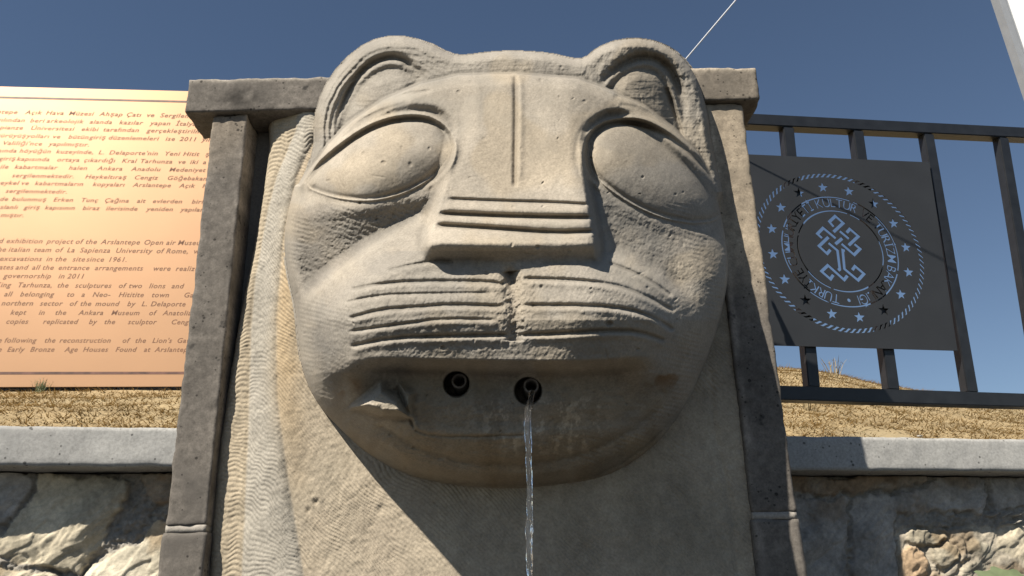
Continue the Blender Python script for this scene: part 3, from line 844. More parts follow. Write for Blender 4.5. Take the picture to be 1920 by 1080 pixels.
def build_wall():
    def left(z): return wall_sz([(x / 4.5, 840 + y / 4.5) for x, y in z])
    def right(z): return wall_sz([(1480 + x / 4.364, 840 + y / 4.364) for x, y in z])
    cream, pale, grey, dun, orange = (.38, .335, .25), (.41, .37, .285), (.31, .29, .26), (.30, .25, .19), (.44, .315, .20)
    stones = [
        (left([(290,215),(450,200),(700,215),(900,240),(1110,280),(1085,420),(1000,540),(900,700),(830,830),(760,940),(680,1060),(470,1040),(250,1000),(140,975),(0,910),(-200,860),(-200,800),(0,690),(130,540),(250,400)]), cream, .030),
        (left([(-250,190),(130,180),(240,300),(230,400),(100,560),(0,640),(-250,780)]), grey, .034),
        (left([(870,870),(1130,810),(1280,590),(1400,590),(1600,600),(1600,1400),(640,1400),(700,1070),(800,960)]), pale, .030),
        (left([(1170,200),(1350,185),(1600,190),(1600,470),(1300,470),(1220,400),(1210,300)]), dun, .026),
        (left([(-300,960),(-100,950),(100,1010),(240,1030),(470,1060),(560,1400),(-300,1400)]), cream, .020),
        (left([(0,115),(130,110),(210,165),(120,170),(-200,180),(-200,110)]), dun, .030),
        (left([(300,110),(480,140),(640,185),(910,130),(920,180),(700,212),(450,190),(280,190)]), dun, .030),
        (left([(930,150),(1050,80),(1200,125),(1450,140),(1600,120),(1600,175),(1180,185),(1120,180)]), dun, .022),
        (right([(-100,170),(240,230),(540,250),(600,175),(860,175),(1150,190),(1150,290),(900,340),(540,375),(300,375),(-100,340)]), dun, .032),
        (right([(-100,400),(70,400),(500,410),(520,1100),(520,1300),(-100,1300)]), grey, .026),
        (right([(535,410),(800,380),(1150,325),(1290,240),(1600,215),(1640,400),(1600,550),(1330,500),(1200,520),(900,560),(880,650),(905,900),(915,1300),(540,1300)]), grey, .026),
        (right([(900,650),(1250,655),(1600,640),(2300,600),(2300,1300),(915,1300)]), (.34, .30, .235), .006),
        (right([(1000,690),(1060,650),(1130,635),(1250,680),(1335,740),(1200,820),(1050,825),(985,780)]), cream, .034),
        (right([(930,820),(1040,808),(1140,870),(1160,960),(1150,1300),(920,1300)]), orange, .026),
        (right([(1180,850),(1320,775),(1410,830),(1400,920),(1250,1000),(1190,950)]), cream, .036),
        (right([(1720,730),(1920,640),(2300,600),(2300,1000),(1900,930),(1700,850)]), cream, .028),
        (right([(1450,965),(1600,935),(1900,1000),(2100,1050),(2100,1300),(1400,1300)]), pale, .026),
        (right([(1480,770),(1600,740),(1690,770),(1690,870),(1560,900),(1470,860)]), pale, .022),
        (right([(1660,240),(2300,200),(2300,480),(1700,500)]), grey, .020),
    ]
    for bx, by in ((1665, 515), (1770, 528), (1838, 545), (1905, 545), (1870, 608)):
        stones.append((right([(bx - 34, by + 22), (bx - 14, by - 16), (bx + 24, by - 20), (bx + 30, by + 16)]), (.40, .375, .33), .046))
    ins_l = wall_sz([(-60, 845), (330, 1100)]); ins_r = wall_sz([(1480, 845), (1990, 1120)])
    rs = np.random.RandomState(3)
    for seg in ("left", "right"):
        if seg == "left":
            ss_ = np.concatenate([np.arange(-3.2, -.62, .02), np.arange(-.62, .062, .0026)])
        else:
            ss_ = np.concatenate([np.arange(1.31, 2.15, .0026), np.arange(2.15, 4.4, .02)])
        zs = np.concatenate([np.arange(0, 1.42, .02), np.arange(1.42, Z_COPE - .085, .0026)])
        S, Z = np.meshgrid(ss_, zs)
        # mortar ground
        H = .010 * fbm(S * 60, Z * 60, 4, 81, .6) + .006 * fbm(S * 190, Z * 190, 2, 82) + .006 * fbm(S * 10, Z * 10, 2, 80)
        H = H + .014
        T = np.ones(S.shape + (3,)) * np.array([.30, .275, .235]) * (1 + .3 * fbm(S * 70, Z * 70, 3, 83))[..., None]
        # unseen stretches: random stones
        n = 160
        cs = rs.uniform(S.min(), S.max(), n); cz = rs.uniform(0, 1.8, n)
        WX = S + .05 * fbm(S * 5, Z * 5, 3, 84); WZ = Z + .05 * fbm(S * 5, Z * 5, 3, 85)
        d1 = np.full(S.shape, 9.); d2 = d1.copy(); idx = np.zeros(S.shape, int)
        for k in range(n):
            d = np.hypot((WX - cs[k]) * .8, WZ - cz[k])
            nf = d < d1
            d2 = np.where(nf, d1, np.minimum(d2, d)); idx = np.where(nf, k, idx); d1 = np.where(nf, d, d1)
        ru = S * .82 + Z * .57; rv = Z * .82 - S * .57
        rock = .006 * fbm(S * 6, Z * 8, 3, 86) + .0060 * fbm(ru * 9, rv * 30, 4, 87, .55)
        stp = fbm(ru * 6, rv * 15, 3, 88) * 6
        rock = rock + .0034 * (np.floor(stp) + ss(.75, 1.0, stp - np.floor(stp)))
        rock = rock + .0016 * fbm(S * 90, Z * 90, 3, 96)
        inview = ((S > ins_l[0][0]) & (S < ins_l[1][0] + .2) | (S > ins_r[0][0] - .2) & (S < ins_r[1][0])) & (Z > min(ins_l[1][1], ins_r[1][1]))
        cellh = ss(.006, .035, d2 - d1) * .03
        tc = np.array([cream, pale, grey, dun, orange])[rs.randint(0, 4, n)][idx]
        m = cellh * (~inview)
        H = H + m + rock * (m / .03); T = np.where((m > .012)[..., None], tc, T)
        wx = S + .016 * fbm(S * 24, Z * 24, 5, 89, .6); wz = Z + .016 * fbm(S * 24, Z * 24, 5, 90, .6)
        for pts, c, h in stones:
            x0 = min(p[0] for p in pts); x1 = max(p[0] for p in pts); z0 = min(p[1] for p in pts); z1 = max(p[1] for p in pts)
            bb = (S > x0 - .05) & (S < x1 + .05) & (Z > z0 - .05) & (Z < z1 + .05)
            if not bb.any(): continue
            sd = poly_sdf(wx[bb], wz[bb], pts)
            small = (x1 - x0) < .05
            a = ss(-.001, .007, sd)
            tilt = (Z[bb] - (z0 + z1) / 2) * rs.uniform(-.02, .02) + (S[bb] - (x0 + x1) / 2) * rs.uniform(-.03, .03)
            gap = .005 * np.exp(-((sd + .003) / .005) ** 2) * np.clip(.6 + 3 * fbm(S[bb] * 12, Z[bb] * 12, 2, 95), 0, 1.6) * (0 if small else 1)
            H[bb] = H[bb] * (1 - a) + a * ((h if small else .015 + .28 * h) + tilt + rock[bb] * (.3 if small else .75) + .006 * np.minimum(sd, .05) / .05) - gap
            cc = np.array(c) * (1.38 if seg == 'left' else 1.12) * (1 + .40 * fbm(S[bb] * 16, Z[bb] * 16, 5, 91, .6) + .25 * fbm(S[bb] * 70, Z[bb] * 70, 3, 93))[:, None] * (1 - .30 * ss(.05, .3, fbm(S[bb] * 9 + 4, Z[bb] * 12, 4, 97))[:, None] * np.array([.6, .9, 1.2]))  # left stones coloured paler, standing in for bounced light
            bl = a[:, None]
            T[bb] = T[bb] * (1 - bl) + cc * bl
        P = WALL_P + S[..., None] * wall_dir + (Y_FACE + .03 - H)[..., None] * wall_nrm
        P[..., 2] = Z
        mesh_from("rubble_face", P.reshape(-1, 3), grid_quads(*S.shape), M_WALL, wall, T.reshape(-1, 3))
    fr = (WALL_P, wall_dir)
    stone_box("coping_slab", (-3.2, 0.0, Z_COPE - .083), (.04, .36, Z_COPE), .009, .005, .0022, M_COPE, wall, 41, frame=fr, chip=.8, freq=22)
    stone_box("coping_slab", (1.30, 0.0, Z_COPE - .083), (4.4, .36, Z_COPE), .009, .005, .0022, M_COPE, wall, 42, frame=fr, chip=.8, freq=22)
    core = stone_box("wall_core", (-3.2, .21, 0.0), (4.4, .34, Z_COPE - .09), .08, .004, .0, M_MORTAR, wall, 43, frame=fr)
build_wall()

# ------------------------------------------------------------------ fence and emblem sheet
FP = np.array([.73, 2.30, 0.0])
f_dir = wall_dir; f_nrm = wall_nrm
def fpt(px, py, off=0.0): return on_plane(float(px), float(py), FP + f_nrm * off, f_nrm)

def beam(name, a, b, w, h, mat, parent, side=None):
    """square tube from a to b; w across (along fence or up), h into the fence"""
    import bmesh
    a = Vector(a); b = Vector(b)
    d = (b - a).normalized(); n = Vector(f_nrm); s = d.cross(n).normalized(); n = s.cross(d).normalized()
    if n.dot(Vector(f_nrm)) < 0: n = -n
    bm = bmesh.new()
    vs = []
    for p in (a, b):
        for i, j in ((-.5, 0), (.5, 0), (.5, 1), (-.5, 1)):
            vs.append(bm.verts.new(p + s * (w * i) + n * (h * j)))
    for f in ((0, 1, 2, 3), (7, 6, 5, 4), (0, 4, 5, 1), (1, 5, 6, 2), (2, 6, 7, 3), (3, 7, 4, 0)):
        bm.faces.new([vs[k] for k in f])
    bmesh.ops.recalc_face_normals(bm, faces=bm.faces)
    bmesh.ops.bevel(bm, geom=bm.edges[:], offset=.0025, segments=2, affect='EDGES')
    me = bpy.data.meshes.new(name); bm.to_mesh(me); bm.free(); me.materials.append(mat)
    return link(name, me, parent)

fence = thing("metal_fence", "black square-tube metal fence behind the right coping", "fence", tuple(FP + f_dir * .6 + np.array([0, 0, Z_COPE])))
def lerp(a, b, t): return a + (b - a) * t
topA, topB = fpt(1395, 222), fpt(1920, 248)
botA, botB = fpt(1470, 736), fpt(1920, 750)
def along(a, b, s0, s1):
    d = (b - a) / np.linalg.norm((b - a)[:2]); sa = (a - FP) @ f_dir
    return a + d * (s0 - sa), a + d * (s1 - sa)
tA, tB = along(topA, topB, -.25, 1.95); bA, bB = along(botA, botB, -.25, 1.95)
beam("top_rail", tA, tB, .040, .040, M_FENCE, fence)
beam("bottom_rail", bA, bB, .040, .040, M_FENCE, fence)
bars = [((1481, 258), (1524, 690)), ((1613, 268), (1673, 700)), ((1747, 280), (1824, 728)), ((1888, 290), (1962, 730))]
spac = []
for (p, q) in bars:
    a = fpt(*p, off=.003); b = fpt(*q, off=.003); spac.append((a, b))
d0 = spac[3][0] - spac[2][0]
for k in range(1, 3):
    spac.append((spac[3][0] + d0 * k, spac[3][1] + d0 * k))
for a, b in spac:
    u = (a - b) / np.linalg.norm(a - b)
    # trim between the rails
    def hit(ra, rb, off):
        s = (a - FP) @ f_dir
        for _ in range(6):
            z = ra[2] + (rb[2] - ra[2]) * (s - (ra - FP) @ f_dir) / ((rb - ra) @ f_dir) + off
            s = ((a + u * ((z - a[2]) / u[2])) - FP) @ f_dir
        return a + u * ((z - a[2]) / u[2])
    beam("bar", hit(tA, tB, -.0202), hit(bA, bB, .0202), .036, .034, M_FENCE, fence)
for s in (-.2, 1.9):
    p = FP + f_dir * s; zt = tA[2] + (tB[2] - tA[2]) * (s + .25) / 2.2
    q = p + f_nrm * .0405
    beam("post", q + np.array([0, 0, Z_COPE - .05 - .0]), q + np.array([0, 0, zt + .02]), .05, .05, M_FENCE, fence)

def emblem():
    n_off = -.0035
    def s2(px, py):
        p = on_plane(float(px), float(py), FP + f_nrm * n_off, f_nrm)
        return np.array([(p - FP) @ f_dir, p[2]])
    loops = []
    outer = [s2(1398, 290), s2(1741, 305), s2(1794, 658), s2(1448, 648)]
    outer[0] = outer[0] + (outer[0] - outer[1]) * .03; outer[3] = outer[3] + (outer[3] - outer[2]) * .03
    loops.append(outer); groups = []
    z2 = lambda x, y: s2(1390 + x / 3.0, 300 + y / 3.0)
    # the ring system lives in the sheet's own plane
    c = z2(557, 511)
    ex = (z2(1018, 545) - z2(100, 480)) / 2; R = np.linalg.norm(ex)
    up_ = np.array([math.sin(.02), math.cos(.02)])
    def pol(r, a): return c + np.array([math.sin(a), math.cos(a) * .945]) * r      # angle clockwise from the top
    NR = 92
    for k in range(NR):
        a = 2 * math.pi * k / NR; da = 2 * math.pi / NR
        r0, r1 = R * .972, R * 1.025
        sh = da * .55
        pts = []
        for r, aa in ((r0, a - sh), ((r0 + r1) / 2 - R * .008, a - sh * .35), (r1, a + sh * .55), (r1, a + sh * .55 + da * .56), ((r0 + r1) / 2 + R * .008, a - sh * .35 + da * .62), (r0, a - sh + da * .56)):
            pts.append(pol(r, aa))
        loops.append(pts)
    for k in range(16):
        a = 2 * math.pi * (k - .28) / 16
        q = pol(R * .835, a)
        rs_ = R * .072
        pts = []
        for j in range(10):
            t = math.pi * j / 5
            rr = rs_ if j % 2 == 0 else rs_ * .40
            pts.append(q + np.array([math.sin(t), math.cos(t)]) * rr)
        loops.append(pts)
    for rr in (.705, .520):
        for k in range(4):
            a0 = math.pi / 2 * k + .03 + .35; a1 = math.pi / 2 * (k + 1) - .03 + .35
            w = R * .0085
            A = np.linspace(a0, a1, 26)
            loops.append([pol(R * rr + w, a) for a in A] + [pol(R * rr - w, a) for a in A[::-1]])
    # lettering round the ring, clockwise from the lower left
    txt = "TÜRKİYE CUMHURİYETİ KÜLTÜR VE TURİZM BAKANLIĞI"
    size = R * .148
    adv = []
    glyphs = []
    for ch in txt:
        if ch == ' ':
            adv.append(size * .34); glyphs.append(None); continue
        V, E2, w = glyph(ch); adv.append(w * size * 1.0 + size * .10); glyphs.append((V, E2, w))
    rt_ = R * .572
    tot = sum(adv)
    scale_a = (2 * math.pi - .34) / (tot / rt_)
    pos = 0.0
    for g, ad in zip(glyphs, adv):
        am = math.pi + .17 + (pos + ad / 2) / rt_ * scale_a
        pos += ad
        if g is None: continue
        V, L_, w = g
        ca, sa = math.cos(am), math.sin(am)
        for lp in L_:
            pts = []
            for vx, vy in lp:
                x = (vx - w / 2) * size; y = vy * size * 1.08
                o = pol(rt_, am)
                pts.append(o + np.array([ca, -sa]) * x + np.array([sa, ca]) * y)
            loops.append(pts)
        groups.append(list(range(len(loops) - len(L_), len(loops))))
    done = {i for g in groups for i in g}
    d = pol(rt_ + size * .36, math.pi)
    loops.append([d + np.array([math.cos(t), math.sin(t)]) * R * .022 for t in np.linspace(0, 2 * math.pi, 14)[:-1]])
    # the knotted tree: bands traced on the sheet
    K = lambda x, y: s2(1510 + x / 7.2, 390 + y / 7.2)
    bands = [
        [(378,255),(322,188),(402,112),(508,205),(375,328)],
        [(222,408),(160,352),(238,272),(406,412)],
        [(312,392),(182,518),(290,618),(338,562)],
        [(310,475),(430,576),(462,828),(438,846)],
        [(532,582),(500,570),(524,824),(708,978),(788,890),(668,788),(628,842)],
        [(400,492),(498,410)],
        [(462,316),(584,418)],
        [(552,338),(598,286),(712,384),(580,508)],
        [(486,486),(656,634),(736,552),(660,490)],
        [(376,902),(336,962),(216,858),(302,776),(520,972),(568,912)],
    ]
    for b in bands:
        loops.append(stroke([K(*p) for p in b], R * .0365))
    groups += [[i] for i in range(1, len(loops)) if i not in done]
    from mathutils.geometry import delaunay_2d_cdt
    vs, es = [], []
    for lp in loops:
        b = len(vs); n = len(lp)
        vs += [Vector((float(q[0]), float(q[1]))) for q in lp]
        es += [(b + i, b + (i + 1) % n) for i in range(n)]
    ov, oe, of, *_ = delaunay_2d_cdt(vs, es, [], 1, 1e-6)
    V2 = np.array([tuple(v) for v in ov]); Tn = np.array([tuple(f) for f in of])
    cen = V2[Tn].mean(1)
    def inside(lp):
        r = np.zeros(len(cen), bool)
        x, y = cen[:, 0], cen[:, 1]
        lo = np.min(lp, axis=0); hi = np.max(lp, axis=0)
        mk = (x >= lo[0]) & (x <= hi[0]) & (y >= lo[1]) & (y <= hi[1])
        if not mk.any(): return r
        r[mk] = poly_sdf(x[mk], y[mk], lp) > 0
        return r
    hole = np.zeros(len(cen), bool)
    for g in groups:                                   # counters of a letter stay metal
        h = np.zeros(len(cen), bool)
        for i in g: h ^= inside(loops[i])
        hole |= h
    keep = Tn[inside(loops[0]) & ~hole]
    cnt = {}
    for t in keep:
        for a, b in ((t[0], t[1]), (t[1], t[2]), (t[2], t[0])): cnt[(a, b)] = 1
    nV = len(V2); th = .0028
    W = np.concatenate([FP + V2[:, :1] * f_dir + (n_off + o) * f_nrm for o in (-th, 0.0)]); W[:, 2] = np.concatenate([V2[:, 1]] * 2)
    Fs = [tuple(map(int, t)) for t in keep] + [tuple(int(q) + nV for q in t[::-1]) for t in keep]
    Fs += [(int(b), int(a), int(a) + nV, int(b) + nV) for a, b in cnt if (b, a) not in cnt]
    me = bpy.data.meshes.new("emblem_sign"); me.from_pydata([tuple(w) for w in W], [], Fs); me.update()
    me.materials.clear(); me.materials.append(M_PLATE)
    me.name = "emblem_sign"
    o = link("emblem_sign", me)
    tag(o, "dark grey metal sheet on the fence with a cut-out round emblem of stars and tree", "sign")

_gc = {}
def text_mesh(s, shear=0.0, offset=0.0):
    key = (s, shear, offset)
    if key in _gc: return _gc[key]
    cu = bpy.data.curves.new("t", 'FONT'); cu.body = s; cu.size = 1.0; cu.shear = shear; cu.offset = offset
    cu.space_character = 1.10; cu.resolution_u = 3; cu.fill_mode = 'FRONT'
    tmp = bpy.data.objects.new("tmp", cu); COL.objects.link(tmp)
    dg = bpy.context.evaluated_depsgraph_get()
    me = bpy.data.meshes.new_from_object(tmp.evaluated_get(dg))
    V = np.array([v.co[:2] for v in me.vertices]).reshape(-1, 2)
    Fc = [tuple(p.vertices) for p in me.polygons]
    bpy.data.objects.remove(tmp); bpy.data.curves.remove(cu); bpy.data.meshes.remove(me)
    _gc[key] = (V, Fc)
    return _gc[key]

def glyph(ch):
    """outline loops of one letter, unit size, left edge at x = 0"""
    V, Fc = text_mesh(ch, 0.0, 0.004)
    cnt = {}
    key = [tuple(np.round(v, 5)) for v in V]
    ids = {}
    rep = [ids.setdefault(k, i) for i, k in enumerate(key)]
    for f in Fc:
        f = [rep[i] for i in f]
        for i in range(len(f)):
            e = (f[i], f[(i + 1) % len(f)])
            if e[::-1] in cnt: del cnt[e[::-1]]
            else: cnt[e] = 1
    nxt = {}
    for a, b in cnt: nxt[a] = b
    loops = []; seen = set()
    for a in list(nxt):
        if a in seen: continue
        lp = []; c = a
        while c in nxt and c not in seen:
            seen.add(c); lp.append(tuple(V[c])); c = nxt[c]
        if len(lp) > 2: loops.append(lp)
    x0 = V[:, 0].min()
    loops = [[(x - x0, y) for x, y in lp] for lp in loops]
    return V, loops, V[:, 0].max() - x0

def stroke(pts, w):
    pts = [np.array(p) for p in pts]
    h = w / 2; Lf = []; Rt = []
    for i, p in enumerate(pts):
        if i == 0: d = pts[1] - p
        elif i == len(pts) - 1: d = p - pts[-2]
        else: d = None
        if d is not None:
            d = d / np.linalg.norm(d); n = np.array([-d[1], d[0]]); Lf.append(p + n * h); Rt.append(p - n * h)
        else:
            d1 = (p - pts[i - 1]); d1 /= np.linalg.norm(d1); d2 = pts[i + 1] - p; d2 /= np.linalg.norm(d2)
            n1 = np.array([-d1[1], d1[0]]); n2 = np.array([-d2[1], d2[0]])
            m = n1 + n2; m /= np.linalg.norm(m); k = h / max(.35, m @ n1)
            Lf.append(p + m * k); Rt.append(p - m * k)
    return Lf + Rt[::-1]
emblem()

# ------------------------------------------------------------------ the copper information board
bd_dir = np.array([1.0, .085, 0.0]); bd_dir /= np.linalg.norm(bd_dir)
BP = np.array([-2.115, 5.0, 0.0]); bd_n = np.array([-bd_dir[1], bd_dir[0], 0.0])
LEAN = math.radians(4.0)
bd_up = bd_n * math.sin(LEAN) + np.array([0, 0, math.cos(LEAN)])
bd_n = bd_n * math.cos(LEAN) - np.array([0, 0, math.sin(LEAN)])
board = thing("information_board", "copper-coloured information board with lines of Turkish and English text", "sign", tuple(BP + bd_dir * -1.2 + np.array([0, 0, 2.6])))
def bpt(px, py, off=0.0):
    p = on_plane(float(px), float(py), BP + bd_n * off, bd_n)
    return (p - BP) @ bd_dir, (p - BP) @ bd_up
def bw(s, z, off): return BP + bd_dir * s + bd_n * off + bd_up * z
_, bz1 = bpt(170, 166.5); _, bz0 = bpt(170, 725)
bs0, bs1 = -2.8, .30
def flat(name, s0, s1, z0, z1, o0, o1, mat, parent):
    V = [bw(s, z, o) for o in (o0, o1) for s, z in ((s0, z0), (s1, z0), (s1, z1), (s0, z1))]
    Q = [(0, 1, 2, 3), (7, 6, 5, 4), (0, 4, 5, 1), (1, 5, 6, 2), (2, 6, 7, 3), (3, 7, 4, 0)]
    return mesh_from(name, V, Q, mat, parent, smooth=False)
flat("panel", bs0, bs1, bz0, bz1, 0.0, .012, M_COPPER, board)
for y in (186.5, 699.5):
    _, z = bpt(170, y)
    flat("border_line", bs0 + .02, bs1 - .01, z - .0082, z + .0082, -.0012, -.0002, M_BORDER, board)
for s in (bs0 + .1, bs1 - .03):
    flat("post", s - .04, s + .04, 2.30, bz1 - .02, .013, .06, M_FENCE, board)

TR = [(214, [("Arslantepe", -45), ("Açık", 46), ("Hava", 86), ("Müzesi", 129), ("Ahşap", 186), ("Çatı", 238), ("ve", 276), ("Sergileme", 301)]),
      (229, [("yılından", -8), ("beri", 56), ("arkeolojik", 87), ("alanda", 168), ("kazılar", 224), ("yapan", 281), ("İtalyan", 330)]),
      (243, [("Sapianze", -16), ("Üniversitesi", 58), ("ekibi", 153), ("tarafından", 194), ("gerçekleştirilmiş", 275)]),
      (258, [("yürüyüş", -9), ("yolları", 48), ("ve", 99), ("bütün", 128), ("giriş", 167), ("düzenlemeleri", 204), ("ise", 311), ("2011", 337), ("yılında", 378)]),
      (272, [("Valiliği'nce", 5), ("yapılmıştır.", 90)]),
      (286, [("yanında", -22), ("höyüğün", 36), ("kuzeyinde,", 105), ("L.", 185), ("Delaporte'nin", 205), ("Yeni", 310), ("Hitit", 344), ("ş", 386)]),
      (301, [("giriş", -3), ("kapısında", 31), ("ortaya", 107), ("çıkardığı", 158), ("Kral", 229), ("Tarhunza", 264), ("ve", 335), ("iki", 357), ("a", 381)]),
      (316, [("ile", 0), ("kabartmalar", 27), ("halen", 129), ("Ankara", 182), ("Anadolu", 246), ("Medeniyet", 318)]),
      (332, [("sergilenmektedir.", 22), ("Heykeltıraş", 160), ("Cengiz", 253), ("Göğebakan", 315)]),
      (346, [("heykel", -8), ("ve", 40), ("kabartmaların", 65), ("kopyaları", 174), ("Arslantepe", 249), ("Açık", 336), ("H", 380)]),
      (361, [("sergilenmektedir.", 10)]),
      (376, [("de", 0), ("bulunmuş", 22), ("Erken", 100), ("Tunç", 153), ("Çağına", 197), ("ait", 257), ("evlerden", 287), ("biri", 360)]),
      (391, [("aslanlı", -7), ("giriş", 44), ("kapısının", 84), ("biraz", 155), ("ilerisinde", 199), ("yeniden", 274), ("yapılan", 338)]),
      (406, [("mıştır.", 1)])]
EN = [(454, [("and", -18), ("exhibition", 12), ("project", 87), ("of", 142), ("the", 161), ("Arslantepe", 189), ("Open", 271), ("air", 312), ("Museum", 334)]),
      (470, [("the", -10), ("italian", 16), ("team", 64), ("of", 104), ("La", 126), ("Sapienza", 150), ("University", 218), ("of", 294), ("Rome,", 312), ("w", 364)]),
      (487, [("excavations", 0), ("in", 87), ("the", 104), ("site", 136), ("since", 162), ("1961.", 205)]),
      (503, [("gates", -10), ("and", 29), ("all", 60), ("the", 80), ("entrance", 110), ("arrangements", 178), ("were", 288), ("realized", 330)]),
      (519, [("governorship", 6), ("in", 110), ("2011", 126)]),
      (536, [("King", -9), ("Tarhunza,", 34), ("the", 108), ("sculptures", 141), ("of", 223), ("two", 242), ("lions", 280), ("and", 322)]),
      (553, [("all", 8), ("belonging", 38), ("to", 126), ("a", 153), ("Neo-", 174), ("Hititite", 223), ("town", 285), ("Gate", 346)]),
      (570, [("northern", 3), ("sector", 75), ("of", 131), ("the", 151), ("mound", 179), ("by", 239), ("L.", 266), ("Delaporte", 283)]),
      (587, [("kept", 20), ("in", 73), ("the", 104), ("Ankara", 147), ("Museum", 209), ("of", 280), ("Anatolian", 305)]),
      (604, [("copies", 12), ("replicated", 81), ("by", 167), ("the", 196), ("sculptor", 240), ("Cengiz", 322)]),
      (639, [("e", -3), ("following", 9), ("the", 84), ("reconstruction", 112), ("of", 230), ("the", 254), ("Lion's", 286), ("Gate", 333)]),
      (656, [("e", -3), ("Early", 14), ("Bronze", 57), ("Age", 121), ("Houses", 156), ("Found", 217), ("at", 270), ("Arslantepe", 290)])]
def lettering(rows, px_size, xs, off, shear):
    for y, words in rows:                                  # one part for each printed line
        Vs, Fs, base = [], [], 0
        _, z = bpt(170, y + px_size * .27)
        _, z2 = bpt(170, y + px_size * .27 - px_size)
        size = z2 - z
        for w, x in words:
            s, _ = bpt(x, y)
            V, Fc = text_mesh(w, shear, off)
            x0 = V[:, 0].min()
            for f in Fc: Fs.append(tuple(i + base for i in f))
            for vx, vy in V:
                Vs.append(tuple(bw(s + (vx - x0) * size * xs, z + vy * size, -.0006)))
            base += len(V)
        me = bpy.data.meshes.new("text_line"); me.from_pydata(Vs, [], Fs); me.update(); me.materials.append(M_INK)
        link("text_line", me, board)
lettering(TR, 11.0, 1.12, .016, .22)
lettering(EN, 13.0, 1.0, .010, .22)

# ------------------------------------------------------------------ white post, cord, plants
def build_post():
    Yp = 3.3
    a = at(1872, 0, Yp); b = at(1920, 143, Yp)
    d = (a - b) / np.linalg.norm(a - b)
    xb = b + d * ((1.95 - b[2]) / d[2])
    root = thing("white_post", "tall white post with a grey metal edge leaning behind the fence", "post", tuple(xb))
    L = 3.6
    s = np.cross(d, np.array([0, 1.0, 0])); s /= np.linalg.norm(s); 
    if s[0] < 0: s = -s
    n = np.cross(s, d); n = n if n[1] > 0 else -n
    def bx(name, s0, s1, n0, n1, mat):
        V = [xb + s * u + n * w + d * l for l in (0, L) for u, w in ((s0, n0), (s1, n0), (s1, n1), (s0, n1))]
        Q = [(0, 1, 2, 3), (7, 6, 5, 4), (0, 4, 5, 1), (1, 5, 6, 2), (2, 6, 7, 3), (3, 7, 4, 0)]
        return mesh_from(name, V, Q, mat, root, smooth=False)
    bx("edge_profile", 0.0, .030, -.004, .05, M_ALU)
    bx("edge_bead", .030, .044, .002, .05, M_ALU)
    bx("panel", .044, .24, .0, .048, M_WHITE)
build_post()

def tube(name, pts, r, mat, parent=None, seg=8):
    pts = [Vector(p) for p in pts]; V = []; Q = []
    for i, p in enumerate(pts):
        d = (pts[min(i + 1, len(pts) - 1)] - pts[max(i - 1, 0)]).normalized()
        a = d.orthogonal().normalized(); b = d.cross(a)
        rr = r[i] if isinstance(r, (list, tuple)) else r
        for k in range(seg):
            t = 2 * math.pi * k / seg
            V.append(tuple(p + (a * math.cos(t) + b * math.sin(t)) * rr))
    for i in range(len(pts) - 1):
        for k in range(seg):
            k2 = (k + 1) % seg
            Q.append((i * seg + k, i * seg + k2, (i + 1) * seg + k2, (i + 1) * seg + k))
    return mesh_from(name, V, Q, mat, parent)

def cord():
    # the cord's shadow runs across the emblem sheet: take it back along the sunlight
    def back(shadow, seen):
        q = fpt(*shadow); d = ray(*map(float, seen)); 
        # least squares for q - l*SUN = EYE + t*d
        A = np.stack([-SUN, -d], 1); l, t = np.linalg.lstsq(A, EYE - q, rcond=None)[0]
        return EYE + d * t
    def hit(shadow):          # where the line from the shadow towards the sun crosses the cord as seen
        best = None
        for y in np.linspace(-400, 110, 1500):
            x = 1380 - .848 * y
            q = fpt(*shadow); d = ray(x, y); A = np.stack([-SUN, -d], 1)
            sol, res, *_ = np.linalg.lstsq(A, EYE - q, rcond=None)
            r = np.linalg.norm(A @ sol - (EYE - q))
            if best is None or r < best[0]: best = (r, EYE + d * sol[1], y, sol[0])
        return best
    h1 = hit((1405, 310)); h2 = hit((1755, 487))
    a, b = h1[1], h2[1]
    d = (b - a) / np.linalg.norm(b - a)
    print("cord", a, b, h1[0], h2[0])
    p0 = a - d * .25; p1 = a + d * 2.2
    o = tube("cord", [p0 + (p1 - p0) * t for t in np.linspace(0, 1, 12)], .0022, M_CORD)
    tag(o, "thin white cord running up and out of view from behind the right ear", "cord")
cord()

